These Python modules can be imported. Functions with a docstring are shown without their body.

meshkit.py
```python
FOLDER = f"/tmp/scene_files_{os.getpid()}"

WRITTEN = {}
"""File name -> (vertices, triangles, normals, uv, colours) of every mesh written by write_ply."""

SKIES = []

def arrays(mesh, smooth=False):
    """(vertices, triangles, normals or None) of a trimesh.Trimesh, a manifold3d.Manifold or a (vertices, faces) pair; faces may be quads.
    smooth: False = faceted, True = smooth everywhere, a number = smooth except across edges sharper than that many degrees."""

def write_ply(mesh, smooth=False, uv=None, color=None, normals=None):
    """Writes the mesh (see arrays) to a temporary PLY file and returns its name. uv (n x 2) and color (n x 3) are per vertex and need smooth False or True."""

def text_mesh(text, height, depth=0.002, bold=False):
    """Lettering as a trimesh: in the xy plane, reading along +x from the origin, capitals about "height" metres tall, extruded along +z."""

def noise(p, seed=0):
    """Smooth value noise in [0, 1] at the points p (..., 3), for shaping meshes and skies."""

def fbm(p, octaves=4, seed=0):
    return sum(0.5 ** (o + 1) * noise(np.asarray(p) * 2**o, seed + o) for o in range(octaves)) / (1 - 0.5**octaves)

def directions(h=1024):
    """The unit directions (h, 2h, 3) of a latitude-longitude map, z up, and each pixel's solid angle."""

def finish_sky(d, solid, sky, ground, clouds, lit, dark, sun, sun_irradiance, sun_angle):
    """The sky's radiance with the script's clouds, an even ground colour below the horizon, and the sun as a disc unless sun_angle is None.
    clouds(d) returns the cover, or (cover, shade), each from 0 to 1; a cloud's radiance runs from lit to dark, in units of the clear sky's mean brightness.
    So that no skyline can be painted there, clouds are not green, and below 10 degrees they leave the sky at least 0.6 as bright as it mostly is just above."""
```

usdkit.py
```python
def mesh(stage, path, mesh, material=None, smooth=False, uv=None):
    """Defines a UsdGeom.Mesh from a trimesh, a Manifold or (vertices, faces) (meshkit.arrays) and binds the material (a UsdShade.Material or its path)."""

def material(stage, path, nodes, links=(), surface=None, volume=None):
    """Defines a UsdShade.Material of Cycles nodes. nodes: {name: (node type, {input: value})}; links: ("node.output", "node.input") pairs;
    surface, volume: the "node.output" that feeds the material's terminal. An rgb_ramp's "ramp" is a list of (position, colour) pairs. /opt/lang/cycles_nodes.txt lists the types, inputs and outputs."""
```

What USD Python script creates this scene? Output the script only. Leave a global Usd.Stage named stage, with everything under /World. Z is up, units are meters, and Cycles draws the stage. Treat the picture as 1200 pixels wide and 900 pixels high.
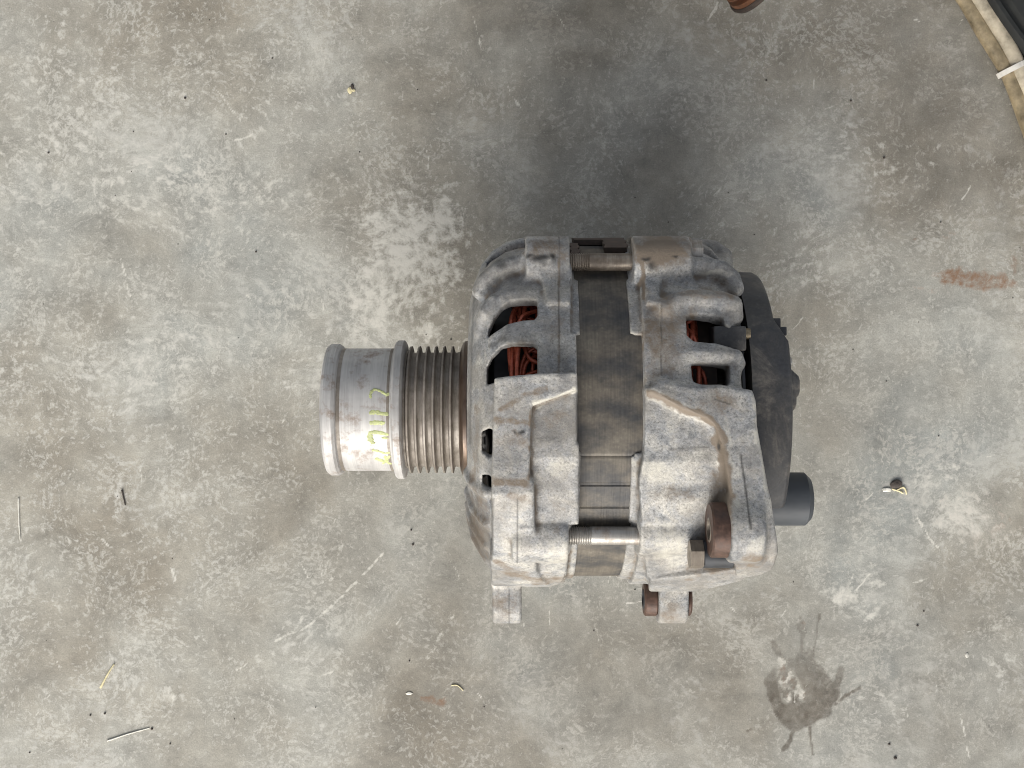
import math, random
import numpy as np, trimesh, usdkit, meshkit
from pxr import Usd, UsdGeom, UsdLux, UsdShade, Gf, Sdf, Vt

random.seed(4)
rng = np.random.default_rng(4)
stage = Usd.Stage.CreateInMemory()
UsdGeom.SetStageUpAxis(stage, UsdGeom.Tokens.z)
UsdGeom.SetStageMetersPerUnit(stage, 1.0)
UsdGeom.Xform.Define(stage, '/World')
UsdGeom.Scope.Define(stage, '/World/Looks')

# ------------------------------------------------------------------ camera, light, exposure
CAM_H = 600.0                      # mm above the floor, looking straight down
FPX = 1400.0                       # focal length in pixels of the 1200 px wide photograph
cam = UsdGeom.Camera.Define(stage, '/World/camera')
cam.AddTranslateOp().Set(Gf.Vec3d(0, 0, CAM_H / 1000))
cam.CreateFocalLengthAttr(30.0)
cam.CreateHorizontalApertureAttr(30.0 * 1200 / FPX)
cam.CreateVerticalApertureAttr(30.0 * 900 / FPX)
cam.CreateClippingRangeAttr(Gf.Vec2f(0.01, 1000))
cam.CreateExposureAttr(0.5)

DOOR = 13.0
SUN_EL, SUN_AZ = math.radians(31), math.radians(184)     # azimuth = atan2(x, y) of the direction towards the sun
sun = UsdLux.DistantLight.Define(stage, '/World/sun')
sun.CreateNormalizeAttr(True)
sun.CreateIntensityAttr(0.17)
sun.CreateAngleAttr(38.0)
sun.CreateColorAttr(Gf.Vec3f(1.0, 0.93, 0.83))
sun.AddRotateZOp().Set(180 - math.degrees(SUN_AZ))
sun.AddRotateXOp().Set(90 - math.degrees(SUN_EL))
sky_m = usdkit.material(stage, '/World/Looks/sky', {
    's': ('sky_texture', {'sky_type': 'single_scattering', 'sun_disc': False, 'sun_elevation': SUN_EL, 'sun_rotation': SUN_AZ, 'aerosol_density': 3.0}),
    'h': ('hsv', {'saturation': 0.3, 'value': 1.0, 'fac': 1.0}),
    'b': ('background_shader', {'strength': 0.12})},
    [('s.color', 'h.color'), ('h.color', 'b.color')], surface='b.background')
dome = UsdLux.DomeLight.Define(stage, '/World/sky')
UsdShade.MaterialBindingAPI.Apply(dome.GetPrim()).Bind(sky_m)

# the open workshop door: daylight from the lower left
door = UsdLux.RectLight.Define(stage, '/World/door_light')
door.CreateWidthAttr(1.4); door.CreateHeightAttr(1.0)
door.CreateNormalizeAttr(True)
door.CreateIntensityAttr(DOOR)
door.CreateColorAttr(Gf.Vec3f(1.0, 0.97, 0.925))
_p = Gf.Vec3d(-0.95, -1.75, 1.05)
_m = Gf.Matrix4d(); _m.SetLookAt(_p, Gf.Vec3d(0, 0, 0), Gf.Vec3d(0, 0, 1))
door.AddTransformOp().Set(_m.GetInverse())

# ------------------------------------------------------------------ helpers
YA, ZA = -11.2, 77.0               # the alternator's axis runs along x at this y and height (mm)
D = CAM_H - ZA

used = {}
def numbered(parent, name):
    n = used.get((parent, name), 0)
    used[(parent, name)] = n + 1
    return name if n == 0 else f'{name}_{n:03d}'

def tag(prim, label=None, cat=None, group=None, kind=None):
    for k, v in (('label', label), ('category', cat), ('group', group), ('kind', kind)):
        if v:
            prim.SetCustomDataByKey(k, v)
    return prim

def thing(name, label, cat, loc=(0, 0, 0), group=None):
    x = UsdGeom.Xform.Define(stage, '/World/' + numbered('/World', name))
    x.AddTranslateOp().Set(Gf.Vec3d(*[float(c) / 1000 for c in loc]))
    return tag(x.GetPrim(), label, cat, group)

def obj(name, mesh, mat, parent=None, smooth=35, label=None, kind=None, primvars=None):
    """one Mesh prim; the mesh is in millimetres"""
    base = str(parent.GetPath()) if parent else '/World'
    path = base + '/' + numbered(base, name)
    v, f, _ = meshkit.arrays(mesh)
    m = trimesh.Trimesh(np.asarray(v) / 1000.0, f, process=False)
    g = usdkit.mesh(stage, path, m, M[mat], smooth=smooth)
    for k, a in (primvars or {}).items():
        UsdGeom.PrimvarsAPI(g).CreatePrimvar(k, Sdf.ValueTypeNames.Color3fArray, 'vertex').Set(Vt.Vec3fArray.FromNumpy(np.asarray(a, np.float32)))
    return tag(g.GetPrim(), label, None, None, kind)

def cat(*ms):
    return trimesh.util.concatenate([m for m in ms])

def floor_at(px, py, z=0.0):
    s = (CAM_H - z) / FPX
    return np.array([(px - 600) * s, -(py - 450) * s, z])

def on_cyl(px, py, r):
    """(x, theta in degrees) where the photograph's ray meets the cylinder of radius r about the alternator's axis"""
    t = (py - 450) / FPX
    a, b = t, (-YA) * -1.0
    # y' = t*depth - |YA| ; z' = D - depth ; y'^2 + z'^2 = r^2
    k = -YA
    A, B, C = t * t + 1, -2 * t * k - 2 * D, k * k + D * D - r * r
    q = B * B - 4 * A * C
    dep = (-B - math.sqrt(max(q, 0))) / (2 * A)
    return (px - 600) / FPX * dep, math.degrees(math.atan2(t * dep - k, D - dep))

def cyl_pts(x, r, th):
    """local coordinates (mm, floor at z = 0) of cylinder coordinates; theta in degrees from straight up, growing towards the picture's bottom"""
    a = np.radians(th)
    return np.stack([x + 0 * a, -r * np.sin(a), ZA + r * np.cos(a)], -1)

def to_px(v):
    dep = CAM_H - v[:, 2]
    return 600 + FPX * v[:, 0] / dep, 450 - FPX * (v[:, 1] + YA) / dep

def revolve(profile, n=128, closed=True):
    """surface of revolution about the alternator's axis of the (x, r) polygon (r = 0 allowed)"""
    p = np.asarray(profile, float)
    th = np.linspace(0, 360, n, endpoint=False)
    v = cyl_pts(p[:, None, 0] + 0 * th, p[:, None, 1] + 0 * th, 0 * p[:, None, 0] + th).reshape(-1, 3)
    k = len(p)
    f = []
    for i in range(k if closed else k - 1):
        j = (i + 1) % k
        a = np.arange(n); b = (a + 1) % n
        f.append(np.stack([i * n + a, j * n + a, j * n + b], 1)); f.append(np.stack([i * n + a, j * n + b, i * n + b], 1))
    m = trimesh.Trimesh(v, np.vstack(f), process=False)
    if m.volume < 0:
        m.invert()
    return m

def xcyl(x0, x1, y, z, r, n=40, ch=0.0, sides=None):
    """cylinder along x with chamfered ends; sides = 6 makes a hexagon"""
    n = sides or n
    c = ch
    prof = [(x0, 0), (x0, r - c), (x0 + c, r), (x1 - c, r), (x1, r - c), (x1, 0)] if c else [(x0, 0), (x0, r), (x1, r), (x1, 0)]
    th = np.linspace(0, 2 * np.pi, n, endpoint=False) + 0.2
    v, f = [], []
    for (x, q) in prof:
        v.append(np.stack([x + 0 * th, y + q * np.cos(th), z + q * np.sin(th)], 1))
    for i in range(len(prof) - 1):
        a = np.arange(n); b = (a + 1) % n
        f.append(np.stack([i * n + a, (i + 1) * n + a, (i + 1) * n + b], 1)); f.append(np.stack([i * n + a, (i + 1) * n + b, i * n + b], 1))
    m = trimesh.Trimesh(np.vstack(v), np.vstack(f), process=True)
    if m.volume < 0:
        m.invert()
    return m

def tube(pts, r, n=8, closed_ends=True):
    p = np.asarray(pts, float)
    t = np.gradient(p, axis=0); t /= np.linalg.norm(t, axis=1, keepdims=True) + 1e-12
    up = np.array([0.13, 0.21, 0.97])
    a = np.cross(t, up); a /= np.linalg.norm(a, axis=1, keepdims=True) + 1e-12
    b = np.cross(t, a)
    r = np.broadcast_to(np.asarray(r, float), len(p))
    th = np.linspace(0, 2 * np.pi, n, endpoint=False)
    v = (p[:, None] + r[:, None, None] * (a[:, None] * np.cos(th)[None, :, None] + b[:, None] * np.sin(th)[None, :, None])).reshape(-1, 3)
    k = len(p)
    i = np.arange(k - 1)[:, None] * n; q = np.arange(n)[None]; q2 = (q + 1) % n
    f = np.vstack([np.stack([i + q, i + n + q, i + n + q2], -1).reshape(-1, 3), np.stack([i + q, i + n + q2, i + q2], -1).reshape(-1, 3)])
    if closed_ends:
        v = np.vstack([v, p[:1], p[-1:]])
        q = np.arange(n); q2 = (q + 1) % n
        f = np.vstack([f, np.stack([q, q2, np.full(n, k * n)], 1), np.stack([(k - 1) * n + q2, (k - 1) * n + q, np.full(n, k * n + 1)], 1)])
    m = trimesh.Trimesh(v, f, process=False)
    if m.volume < 0:
        m.invert()
    return m

def catmull(pts, n=8):
    p = np.asarray(pts, float)
    p = np.vstack([2 * p[0] - p[1], p, 2 * p[-1] - p[-2]])
    out = []
    for i in range(1, len(p) - 2):
        t = np.linspace(0, 1, n, endpoint=False)[:, None]
        a, b, c, d = p[i - 1], p[i], p[i + 1], p[i + 2]
        out.append(0.5 * (2 * b + (c - a) * t + (2 * a - 5 * b + 4 * c - d) * t ** 2 + (3 * b - a - 3 * c + d) * t ** 3))
    return np.vstack(out + [p[-2:-1]])

def rbox(lo, hi, r=0.8):
    import manifold3d as m3
    lo, hi = np.array(lo, float), np.array(hi, float)
    s = m3.Manifold.sphere(r, 12)
    cs = [s.translate([(lo[0] + r, hi[0] - r)[i], (lo[1] + r, hi[1] - r)[j], (lo[2] + r, hi[2] - r)[k]]) for i in (0, 1) for j in (0, 1) for k in (0, 1)]
    m = m3.Manifold.batch_hull(cs).to_mesh()
    return trimesh.Trimesh(m.vert_properties[:, :3], m.tri_verts)

def seg_dist(px, py, pts):
    """distance in px of points to a polyline"""
    d = np.full(np.shape(px), 1e9)
    pts = np.asarray(pts, float)
    for (ax, ay), (bx, by) in zip(pts[:-1], pts[1:]):
        ux, uy = bx - ax, by - ay
        t = np.clip(((px - ax) * ux + (py - ay) * uy) / (ux * ux + uy * uy + 1e-9), 0, 1)
        d = np.minimum(d, np.hypot(px - ax - t * ux, py - ay - t * uy))
    return d

def poly_sd(X, Y, poly):
    """signed distance to a polygon, negative inside"""
    poly = np.asarray(poly, float)
    d = np.full(X.shape, 1e9); ins = np.zeros(X.shape, bool)
    for (ax, ay), (bx, by) in zip(poly, np.roll(poly, -1, 0)):
        ux, uy = bx - ax, by - ay
        t = np.clip(((X - ax) * ux + (Y - ay) * uy) / (ux * ux + uy * uy + 1e-12), 0, 1)
        d = np.minimum(d, (X - ax - t * ux) ** 2 + (Y - ay - t * uy) ** 2)
        c = (ay <= Y) != (by <= Y)
        ins ^= c & (X < ax + (Y - ay) / (uy if abs(uy) > 1e-12 else 1e-12) * ux)
    return np.where(ins, -1, 1) * np.sqrt(d)

def smin(a, b, k):
    h = np.maximum(k - np.abs(a - b), 0) / k
    return np.minimum(a, b) - h * h * k * 0.25
def smax(a, b, k):
    h = np.maximum(k - np.abs(a - b), 0) / k
    return np.maximum(a, b) + h * h * k * 0.25

def nets(F):
    """surface nets on a grid that wraps round in its last axis -> fractional grid vertices, triangles"""
    n2 = F.shape[2]
    F = np.concatenate([F, F[..., :1]], 2)
    s = F < 0
    c = np.zeros(tuple(k - 1 for k in F.shape), np.int8)
    off = [(a, b, e) for a in (0, 1) for b in (0, 1) for e in (0, 1)]
    N = c.shape
    for a, b, e in off:
        c += s[a:a + N[0], b:b + N[1], e:e + N[2]]
    ii = np.stack(np.nonzero((c > 0) & (c < 8)), 1)
    ids = np.full(N, -1, np.int32); ids[tuple(ii.T)] = np.arange(len(ii))
    val = {o: F[ii[:, 0] + o[0], ii[:, 1] + o[1], ii[:, 2] + o[2]] for o in off}
    acc, cnt = np.zeros((len(ii), 3)), np.zeros(len(ii))
    for o in off:
        for ax in range(3):
            if o[ax] == 0:
                p = list(o); p[ax] = 1; p = tuple(p)
                m = (val[o] < 0) != (val[p] < 0)
                t = val[o][m] / (val[o][m] - val[p][m])
                pos = np.tile(np.array(o, float), (m.sum(), 1)); pos[:, ax] = t
                acc[m] += pos; cnt[m] += 1
    v = ii + acc / cnt[:, None]
    faces = []
    for ax in range(3):
        A = np.take(s, range(s.shape[ax] - 1), ax); B = np.take(s, range(1, s.shape[ax]), ax)
        e = np.stack(np.nonzero(A != B), 1)
        o1, o2 = [k for k in range(3) if k != ax]
        ok = np.ones(len(e), bool)
        for o in (o1, o2):
            if o == 2:
                ok &= e[:, 2] < n2
            else:
                ok &= (e[:, o] >= 1) & (e[:, o] < N[o])
        e = e[ok]
        sign = A[tuple(e.T)]
        q = []
        for d1, d2 in ((1, 1), (0, 1), (0, 0), (1, 0)):
            g = e.copy(); g[:, o1] -= d1; g[:, o2] -= d2; g[:, 2] %= n2
            q.append(ids[tuple(g.T)])
        q = np.stack(q, 1)
        flip = sign if ax != 1 else ~sign
        q[flip] = q[flip][:, ::-1]
        faces.append(q)
    q = np.vstack(faces); q = q[(q >= 0).all(1)]
    return v, np.vstack([q[:, [0, 1, 2]], q[:, [0, 2, 3]]])

class Casting:
    """a cast body as a signed distance on a cylindrical grid (x, r, theta) in mm"""
    def __init__(s, x0, x1, r0, r1, h=0.55, nt=856):
        s.x = np.arange(x0, x1, h, dtype=np.float32); s.r = np.arange(r0, r1, h, dtype=np.float32)
        s.t = (np.arange(nt, dtype=np.float32) / nt * 360 - 180)
        s.X, s.R, s.T = s.x[:, None, None], s.r[None, :, None], s.t[None, None, :]
        s.Y, s.Z = s.R * np.sin(np.radians(s.T)), s.R * np.cos(np.radians(s.T))       # y towards the picture's bottom, z up, about the axis
        X2, T2 = np.meshgrid(s.x, s.t * np.pi / 180 * 75, indexing='ij')
        s.X2, s.V2 = X2, T2
        s.F = np.full((len(s.x), len(s.r), nt), 50, np.float32)
    def poly_px(s, pts, r=75):
        """polygon given in photograph pixels (px, py[, r]) unprojected on radius r -> signed distance on the (x, theta) grid"""
        q = [on_cyl(p[0], p[1], p[2] if len(p) > 2 else r) for p in pts]
        return s.poly_xt(q)
    def poly_xt(s, q):
        return poly_sd(s.X2, s.V2, [(x, math.radians(t) * 75) for x, t in q])[:, None, :].astype(np.float32)
    def profile(s, pts):
        Xr, Rr = np.meshgrid(s.x, s.r, indexing='ij')
        return poly_sd(Xr, Rr, pts)[:, :, None].astype(np.float32)
    def slab(s, d2, lo, hi, k=1.6):
        return smax(d2, np.maximum(s.R - hi, lo - s.R), k)
    def hi(s, t, r):
        return np.interp(s.t, t, r).astype(np.float32)[None, None, :]
    def facets(s, planes):
        """the radius of a convex outline of flat faces (theta of its normal, distance)"""
        r = np.full(len(s.t), 200.0)
        for t, c in planes:
            a = np.radians(s.t - t); r = np.minimum(r, np.where(np.abs(a) < 1.2, c / np.cos(np.clip(a, -1.2, 1.2)), 200))
        return r.astype(np.float32)[None, None, :]
    def add(s, d, k=2.0):
        s.F = smin(s.F, d, k).astype(np.float32)
    def cut(s, d, k=1.6):
        s.F = smax(s.F, -d, k).astype(np.float32)
    def axcyl(s, th, r, rad, xa, xb, k=2.0):
        y, z = r * math.sin(math.radians(th)), r * math.cos(math.radians(th))
        return smax(np.hypot(s.Y - y, s.Z - z) - rad, np.maximum(xa - s.X, s.X - xb), k)
    def bead(s, P, rad, k):
        """joins a round bead along the points (x, theta, r) on, working on the part of the grid round it only"""
        P = [(float(x), float(t), float(r)) for x, t, r in P]
        m = rad + k + 1.5
        xs = [p[0] for p in P]; ts = [p[1] for p in P]; rs = [p[2] for p in P]
        dt = math.degrees(m / min(rs)) + 1
        a = slice(*np.searchsorted(s.x, [min(xs) - m, max(xs) + m])); b = slice(*np.searchsorted(s.r, [min(rs) - m - 2, max(rs) + m])); c = slice(*np.searchsorted(s.t, [min(ts) - dt, max(ts) + dt]))
        X, Y, Z = s.X[a], s.Y[:, b, c], s.Z[:, b, c]
        C = [(x, r * math.sin(math.radians(t)), r * math.cos(math.radians(t))) for x, t, r in P]
        d = None
        for p, q in zip(C[:-1], C[1:]):
            u = [q[n] - p[n] for n in range(3)]; L = sum(e * e for e in u)
            t = np.clip(((X - p[0]) * u[0] + (Y - p[1]) * u[1] + (Z - p[2]) * u[2]) / L, 0, 1)
            e = np.sqrt((X - p[0] - t * u[0]) ** 2 + (Y - p[1] - t * u[1]) ** 2 + (Z - p[2] - t * u[2]) ** 2) - rad
            d = e if d is None else np.minimum(d, e)
        s.F[a, b, c] = smin(s.F[a, b, c], d, k)
    def ridge(s, pts, rad, k):
        """a bead along pixels (px, py, r)"""
        s.bead([(*on_cyl(px, py, r), r) for px, py, r in pts], rad, k)
    def lug(s, ya, za, yb, zb, rad, hole, xa, xb):
        """flat ear in the y-z plane from (ya, za) to a round end about (yb, zb) with a hole along x"""
        uy, uz = yb - ya, zb - za
        t = np.clip(((s.Y - ya) * uy + (s.Z - za) * uz) / (uy * uy + uz * uz), 0, 1)
        d = np.hypot(s.Y - ya - t * uy, s.Z - za - t * uz) - rad
        d = np.maximum(d, hole - np.hypot(s.Y - yb, s.Z - zb))
        return smax(d, np.maximum(xa - s.X, s.X - xb), 1.6)
    def mesh(s, rough=0.07, seed=0):
        v, f = nets(s.F)
        h = float(s.x[1] - s.x[0])
        x = s.x[0] + v[:, 0] * h; r = s.r[0] + v[:, 1] * h; th = -180 + v[:, 2] * 360 / len(s.t)
        p = cyl_pts(x, r, th)
        m = trimesh.Trimesh(p, f, process=False)
        if m.volume < 0:
            m.invert()
        n = m.vertex_normals
        p = p + n * (rough * 2 * (meshkit.fbm(p / 2.2, 3, seed) - 0.5) + 0.07 * 2 * (meshkit.noise(p / 7.0, seed + 9) - 0.5))[:, None]
        return trimesh.Trimesh(p, m.faces, process=False)

# ------------------------------------------------------------------ materials
M = {}
def mat(name, nodes, links, surface='p.BSDF'):
    M[name] = usdkit.material(stage, '/World/Looks/' + name, nodes, links, surface=surface)

def ramp(*s):
    return {'ramp': [(a, (b, b, b) if np.ndim(b) == 0 else b) for a, b in s]}

def simple(name, col, rough, metal=0.0, var=0.35, scale=300.0, bump=0.15, dist=0.0003, spec=0.5, dark=0.5):
    c = np.array(col)
    mat(name, {
        'g': ('geometry', {}),
        'n': ('noise_texture', {'scale': scale, 'detail': 6.0, 'roughness': 0.65}),
        'n2': ('noise_texture', {'scale': scale * 0.12, 'detail': 3.0}),
        'r': ('rgb_ramp', ramp((0.25, c * dark), (0.5, c), (0.75, c * (1 + var)))),
        'mx': ('mix', {'mix_type': 'multiply', 'fac': 0.7}),
        'r2': ('rgb_ramp', ramp((0.3, 0.65), (0.65, 1.1))),
        'rr': ('map_range', {'from_min': 0.3, 'from_max': 0.7, 'to_min': max(rough - 0.12, 0.05), 'to_max': min(rough + 0.12, 1)}),
        'b': ('bump', {'strength': bump, 'distance': dist}),
        'p': ('principled_bsdf', {'metallic': metal, 'specular_ior_level': spec})},
        [('g.position', 'n.vector'), ('g.position', 'n2.vector'), ('n.fac', 'r.fac'), ('n2.fac', 'r2.fac'), ('r.color', 'mx.color1'), ('r2.color', 'mx.color2'),
         ('mx.color', 'p.base_color'), ('n.fac', 'rr.value'), ('rr.result', 'p.roughness'), ('n.fac', 'b.height'), ('b.normal', 'p.normal')])

# weathered cast aluminium; the mesh attribute carries brown dirt (r), black plus painted shade (g), cream oxide plus painted light (b)
mat('cast_aluminium', {
    'g': ('geometry', {}),
    'big': ('noise_texture', {'scale': 95.0, 'detail': 9.0, 'roughness': 0.72, 'distortion': 0.4}),
    'mid': ('noise_texture', {'scale': 260.0, 'detail': 8.0, 'roughness': 0.78}),
    'fine': ('noise_texture', {'scale': 1150.0, 'detail': 2.0, 'roughness': 0.7}),
    'rb': ('rgb_ramp', ramp((0.36, (0.17, 0.178, 0.186)), (0.47, (0.30, 0.30, 0.296)), (0.55, (0.36, 0.348, 0.322)), (0.66, (0.46, 0.44, 0.395)))),
    'rm': ('rgb_ramp', ramp((0.28, 0.45), (0.40, 0.88), (0.55, 1.04), (0.72, 1.35))),
    'm1': ('mix', {'mix_type': 'multiply', 'fac': 0.85}),
    'rf': ('rgb_ramp', ramp((0.28, 0.16), (0.38, 0.66), (0.46, 0.95), (0.56, 1.05), (0.70, 1.45))),
    'm2': ('mix', {'mix_type': 'multiply', 'fac': 0.7}),
    'film': ('noise_texture', {'scale': 38.0, 'detail': 7.0, 'roughness': 0.7}),
    'rfm': ('rgb_ramp', ramp((0.42, 0.0), (0.56, 0.5), (0.68, 0.85))),
    'mf': ('mix', {'mix_type': 'mix', 'color2': (0.165, 0.153, 0.135)}),
    'a': ('attribute', {'attribute': 'dirt_shade'}),
    'sep': ('separate_color', {}),
    'nb': ('math', {'math_type': 'multiply_add', 'value2': 3.4, 'value3': -2.3}),
    'ncl': ('math', {'math_type': 'minimum', 'value2': 0.0}),
    'b2': ('math', {'math_type': 'multiply_add', 'value2': 2.0, 'use_clamp': True}),
    'm3': ('mix', {'mix_type': 'mix', 'color2': (0.15, 0.119, 0.088)}),
    'c2': ('math', {'math_type': 'multiply_add', 'value2': 2.0, 'use_clamp': True}),
    'm4': ('mix', {'mix_type': 'mix', 'color2': (0.44, 0.42, 0.365)}),
    'm5': ('mix', {'mix_type': 'mix', 'color2': (0.012, 0.011, 0.01)}),
    'ro': ('map_range', {'from_min': 0.3, 'from_max': 0.7, 'to_min': 0.5, 'to_max': 0.75}),
    'mt': ('math', {'math_type': 'multiply_add', 'value2': -0.35, 'value3': 0.35, 'use_clamp': True}),
    'bsum': ('math', {'math_type': 'multiply_add', 'value2': 0.5}),
    'b': ('bump', {'strength': 0.5, 'distance': 0.0005}),
    'p': ('principled_bsdf', {})},
    [('g.position', 'big.vector'), ('g.position', 'mid.vector'), ('g.position', 'fine.vector'),
     ('big.fac', 'rb.fac'), ('mid.fac', 'rm.fac'), ('fine.fac', 'rf.fac'),
     ('rb.color', 'm1.color1'), ('rm.color', 'm1.color2'), ('m1.color', 'm2.color1'), ('rf.color', 'm2.color2'),
     ('a.color', 'sep.color'), ('mid.fac', 'nb.value1'), ('nb.value', 'ncl.value1'),
     ('sep.r', 'b2.value1'), ('ncl.value', 'b2.value3'), ('sep.b', 'c2.value1'), ('ncl.value', 'c2.value3'),
     ('g.position', 'film.vector'), ('film.fac', 'rfm.fac'), ('m2.color', 'mf.color1'), ('rfm.color', 'mf.fac'), ('mf.color', 'm4.color1'), ('c2.value', 'm4.fac'), ('m4.color', 'm3.color1'), ('b2.value', 'm3.fac'), ('m3.color', 'm5.color1'), ('sep.g', 'm5.fac'),
     ('m5.color', 'p.base_color'), ('mid.fac', 'ro.value'), ('ro.result', 'p.roughness'), ('b2.value', 'mt.value1'), ('mt.value', 'p.metallic'),
     ('fine.fac', 'bsum.value1'), ('mid.fac', 'bsum.value3'), ('bsum.value', 'b.height'), ('b.normal', 'p.normal')])

# laminated stator steel under brown dirt
mat('lamination', {
    'g': ('geometry', {}),
    'mp': ('mapping', {'scale': (1400.0, 60.0, 60.0)}),
    'w': ('noise_texture', {'scale': 1.0, 'detail': 2.0}),
    'mp2': ('mapping', {'scale': (60.0, 95.0, 95.0)}),
    'n': ('noise_texture', {'scale': 1.0, 'detail': 6.0, 'roughness': 0.62}),
    'r': ('rgb_ramp', ramp((0.34, (0.036, 0.036, 0.037)), (0.46, (0.066, 0.060, 0.052)), (0.56, (0.105, 0.091, 0.072)), (0.72, (0.145, 0.128, 0.10)))),
    'rw': ('rgb_ramp', ramp((0.3, 0.72), (0.7, 1.2))),
    'm': ('mix', {'mix_type': 'multiply', 'fac': 0.6}),
    'n3': ('noise_texture', {'scale': 900.0, 'detail': 4.0}),
    'r3': ('rgb_ramp', ramp((0.3, 0.75), (0.6, 1.05), (0.75, 1.5))),
    'm2': ('mix', {'mix_type': 'multiply', 'fac': 0.6}),
    'b': ('bump', {'strength': 0.35, 'distance': 0.0003}),
    'p': ('principled_bsdf', {'roughness': 0.58, 'metallic': 0.15})},
    [('g.position', 'mp.vector'), ('mp.vector', 'w.vector'), ('g.position', 'mp2.vector'), ('mp2.vector', 'n.vector'), ('n.fac', 'r.fac'), ('w.fac', 'rw.fac'),
     ('r.color', 'm.color1'), ('rw.color', 'm.color2'), ('g.position', 'n3.vector'), ('n3.fac', 'r3.fac'), ('m.color', 'm2.color1'), ('r3.color', 'm2.color2'),
     ('m2.color', 'p.base_color'), ('w.fac', 'b.height'), ('b.normal', 'p.normal')])

def brushed(name, cols, rough, metal, stretch=(90.0, 25.0, 25.0), brown=0.35, bcol=(0.16, 0.10, 0.06)):
    """turned steel: fine rings round the axis, brown film in patches"""
    mat(name, {
        'g': ('geometry', {}),
        'mp': ('mapping', {'scale': (2500.0, 40.0, 40.0)}), 'w': ('noise_texture', {'scale': 1.0, 'detail': 3.0}),
        'mp2': ('mapping', {'scale': stretch}), 'n': ('noise_texture', {'scale': 1.0, 'detail': 6.0, 'roughness': 0.68}),
        'r': ('rgb_ramp', ramp(*cols)),
        'rw': ('rgb_ramp', ramp((0.3, 0.8), (0.7, 1.15))), 'm': ('mix', {'mix_type': 'multiply', 'fac': 0.6}),
        'n2': ('noise_texture', {'scale': 120.0, 'detail': 7.0, 'roughness': 0.7}),
        'rb': ('rgb_ramp', ramp((0.62 - brown * 0.5, 0.0), (0.8 - brown * 0.3, 1.0))),
        'm2': ('mix', {'mix_type': 'mix', 'color2': bcol}),
        'ro': ('map_range', {'from_min': 0.3, 'from_max': 0.7, 'to_min': rough - 0.08, 'to_max': rough + 0.14}),
        'mt': ('math', {'math_type': 'multiply_add', 'value2': -metal * 0.8, 'value3': metal, 'use_clamp': True}),
        'b': ('bump', {'strength': 0.12, 'distance': 0.0002}),
        'p': ('principled_bsdf', {})},
        [('g.position', 'mp.vector'), ('mp.vector', 'w.vector'), ('g.position', 'mp2.vector'), ('mp2.vector', 'n.vector'), ('n.fac', 'r.fac'), ('w.fac', 'rw.fac'),
         ('r.color', 'm.color1'), ('rw.color', 'm.color2'), ('g.position', 'n2.vector'), ('n2.fac', 'rb.fac'), ('rb.color', 'm2.fac'), ('m.color', 'm2.color1'),
         ('m2.color', 'p.base_color'), ('n2.fac', 'ro.value'), ('ro.result', 'p.roughness'), ('rb.color', 'mt.value1'), ('mt.value', 'p.metallic'), ('w.fac', 'b.height'), ('b.normal', 'p.normal')])

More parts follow.
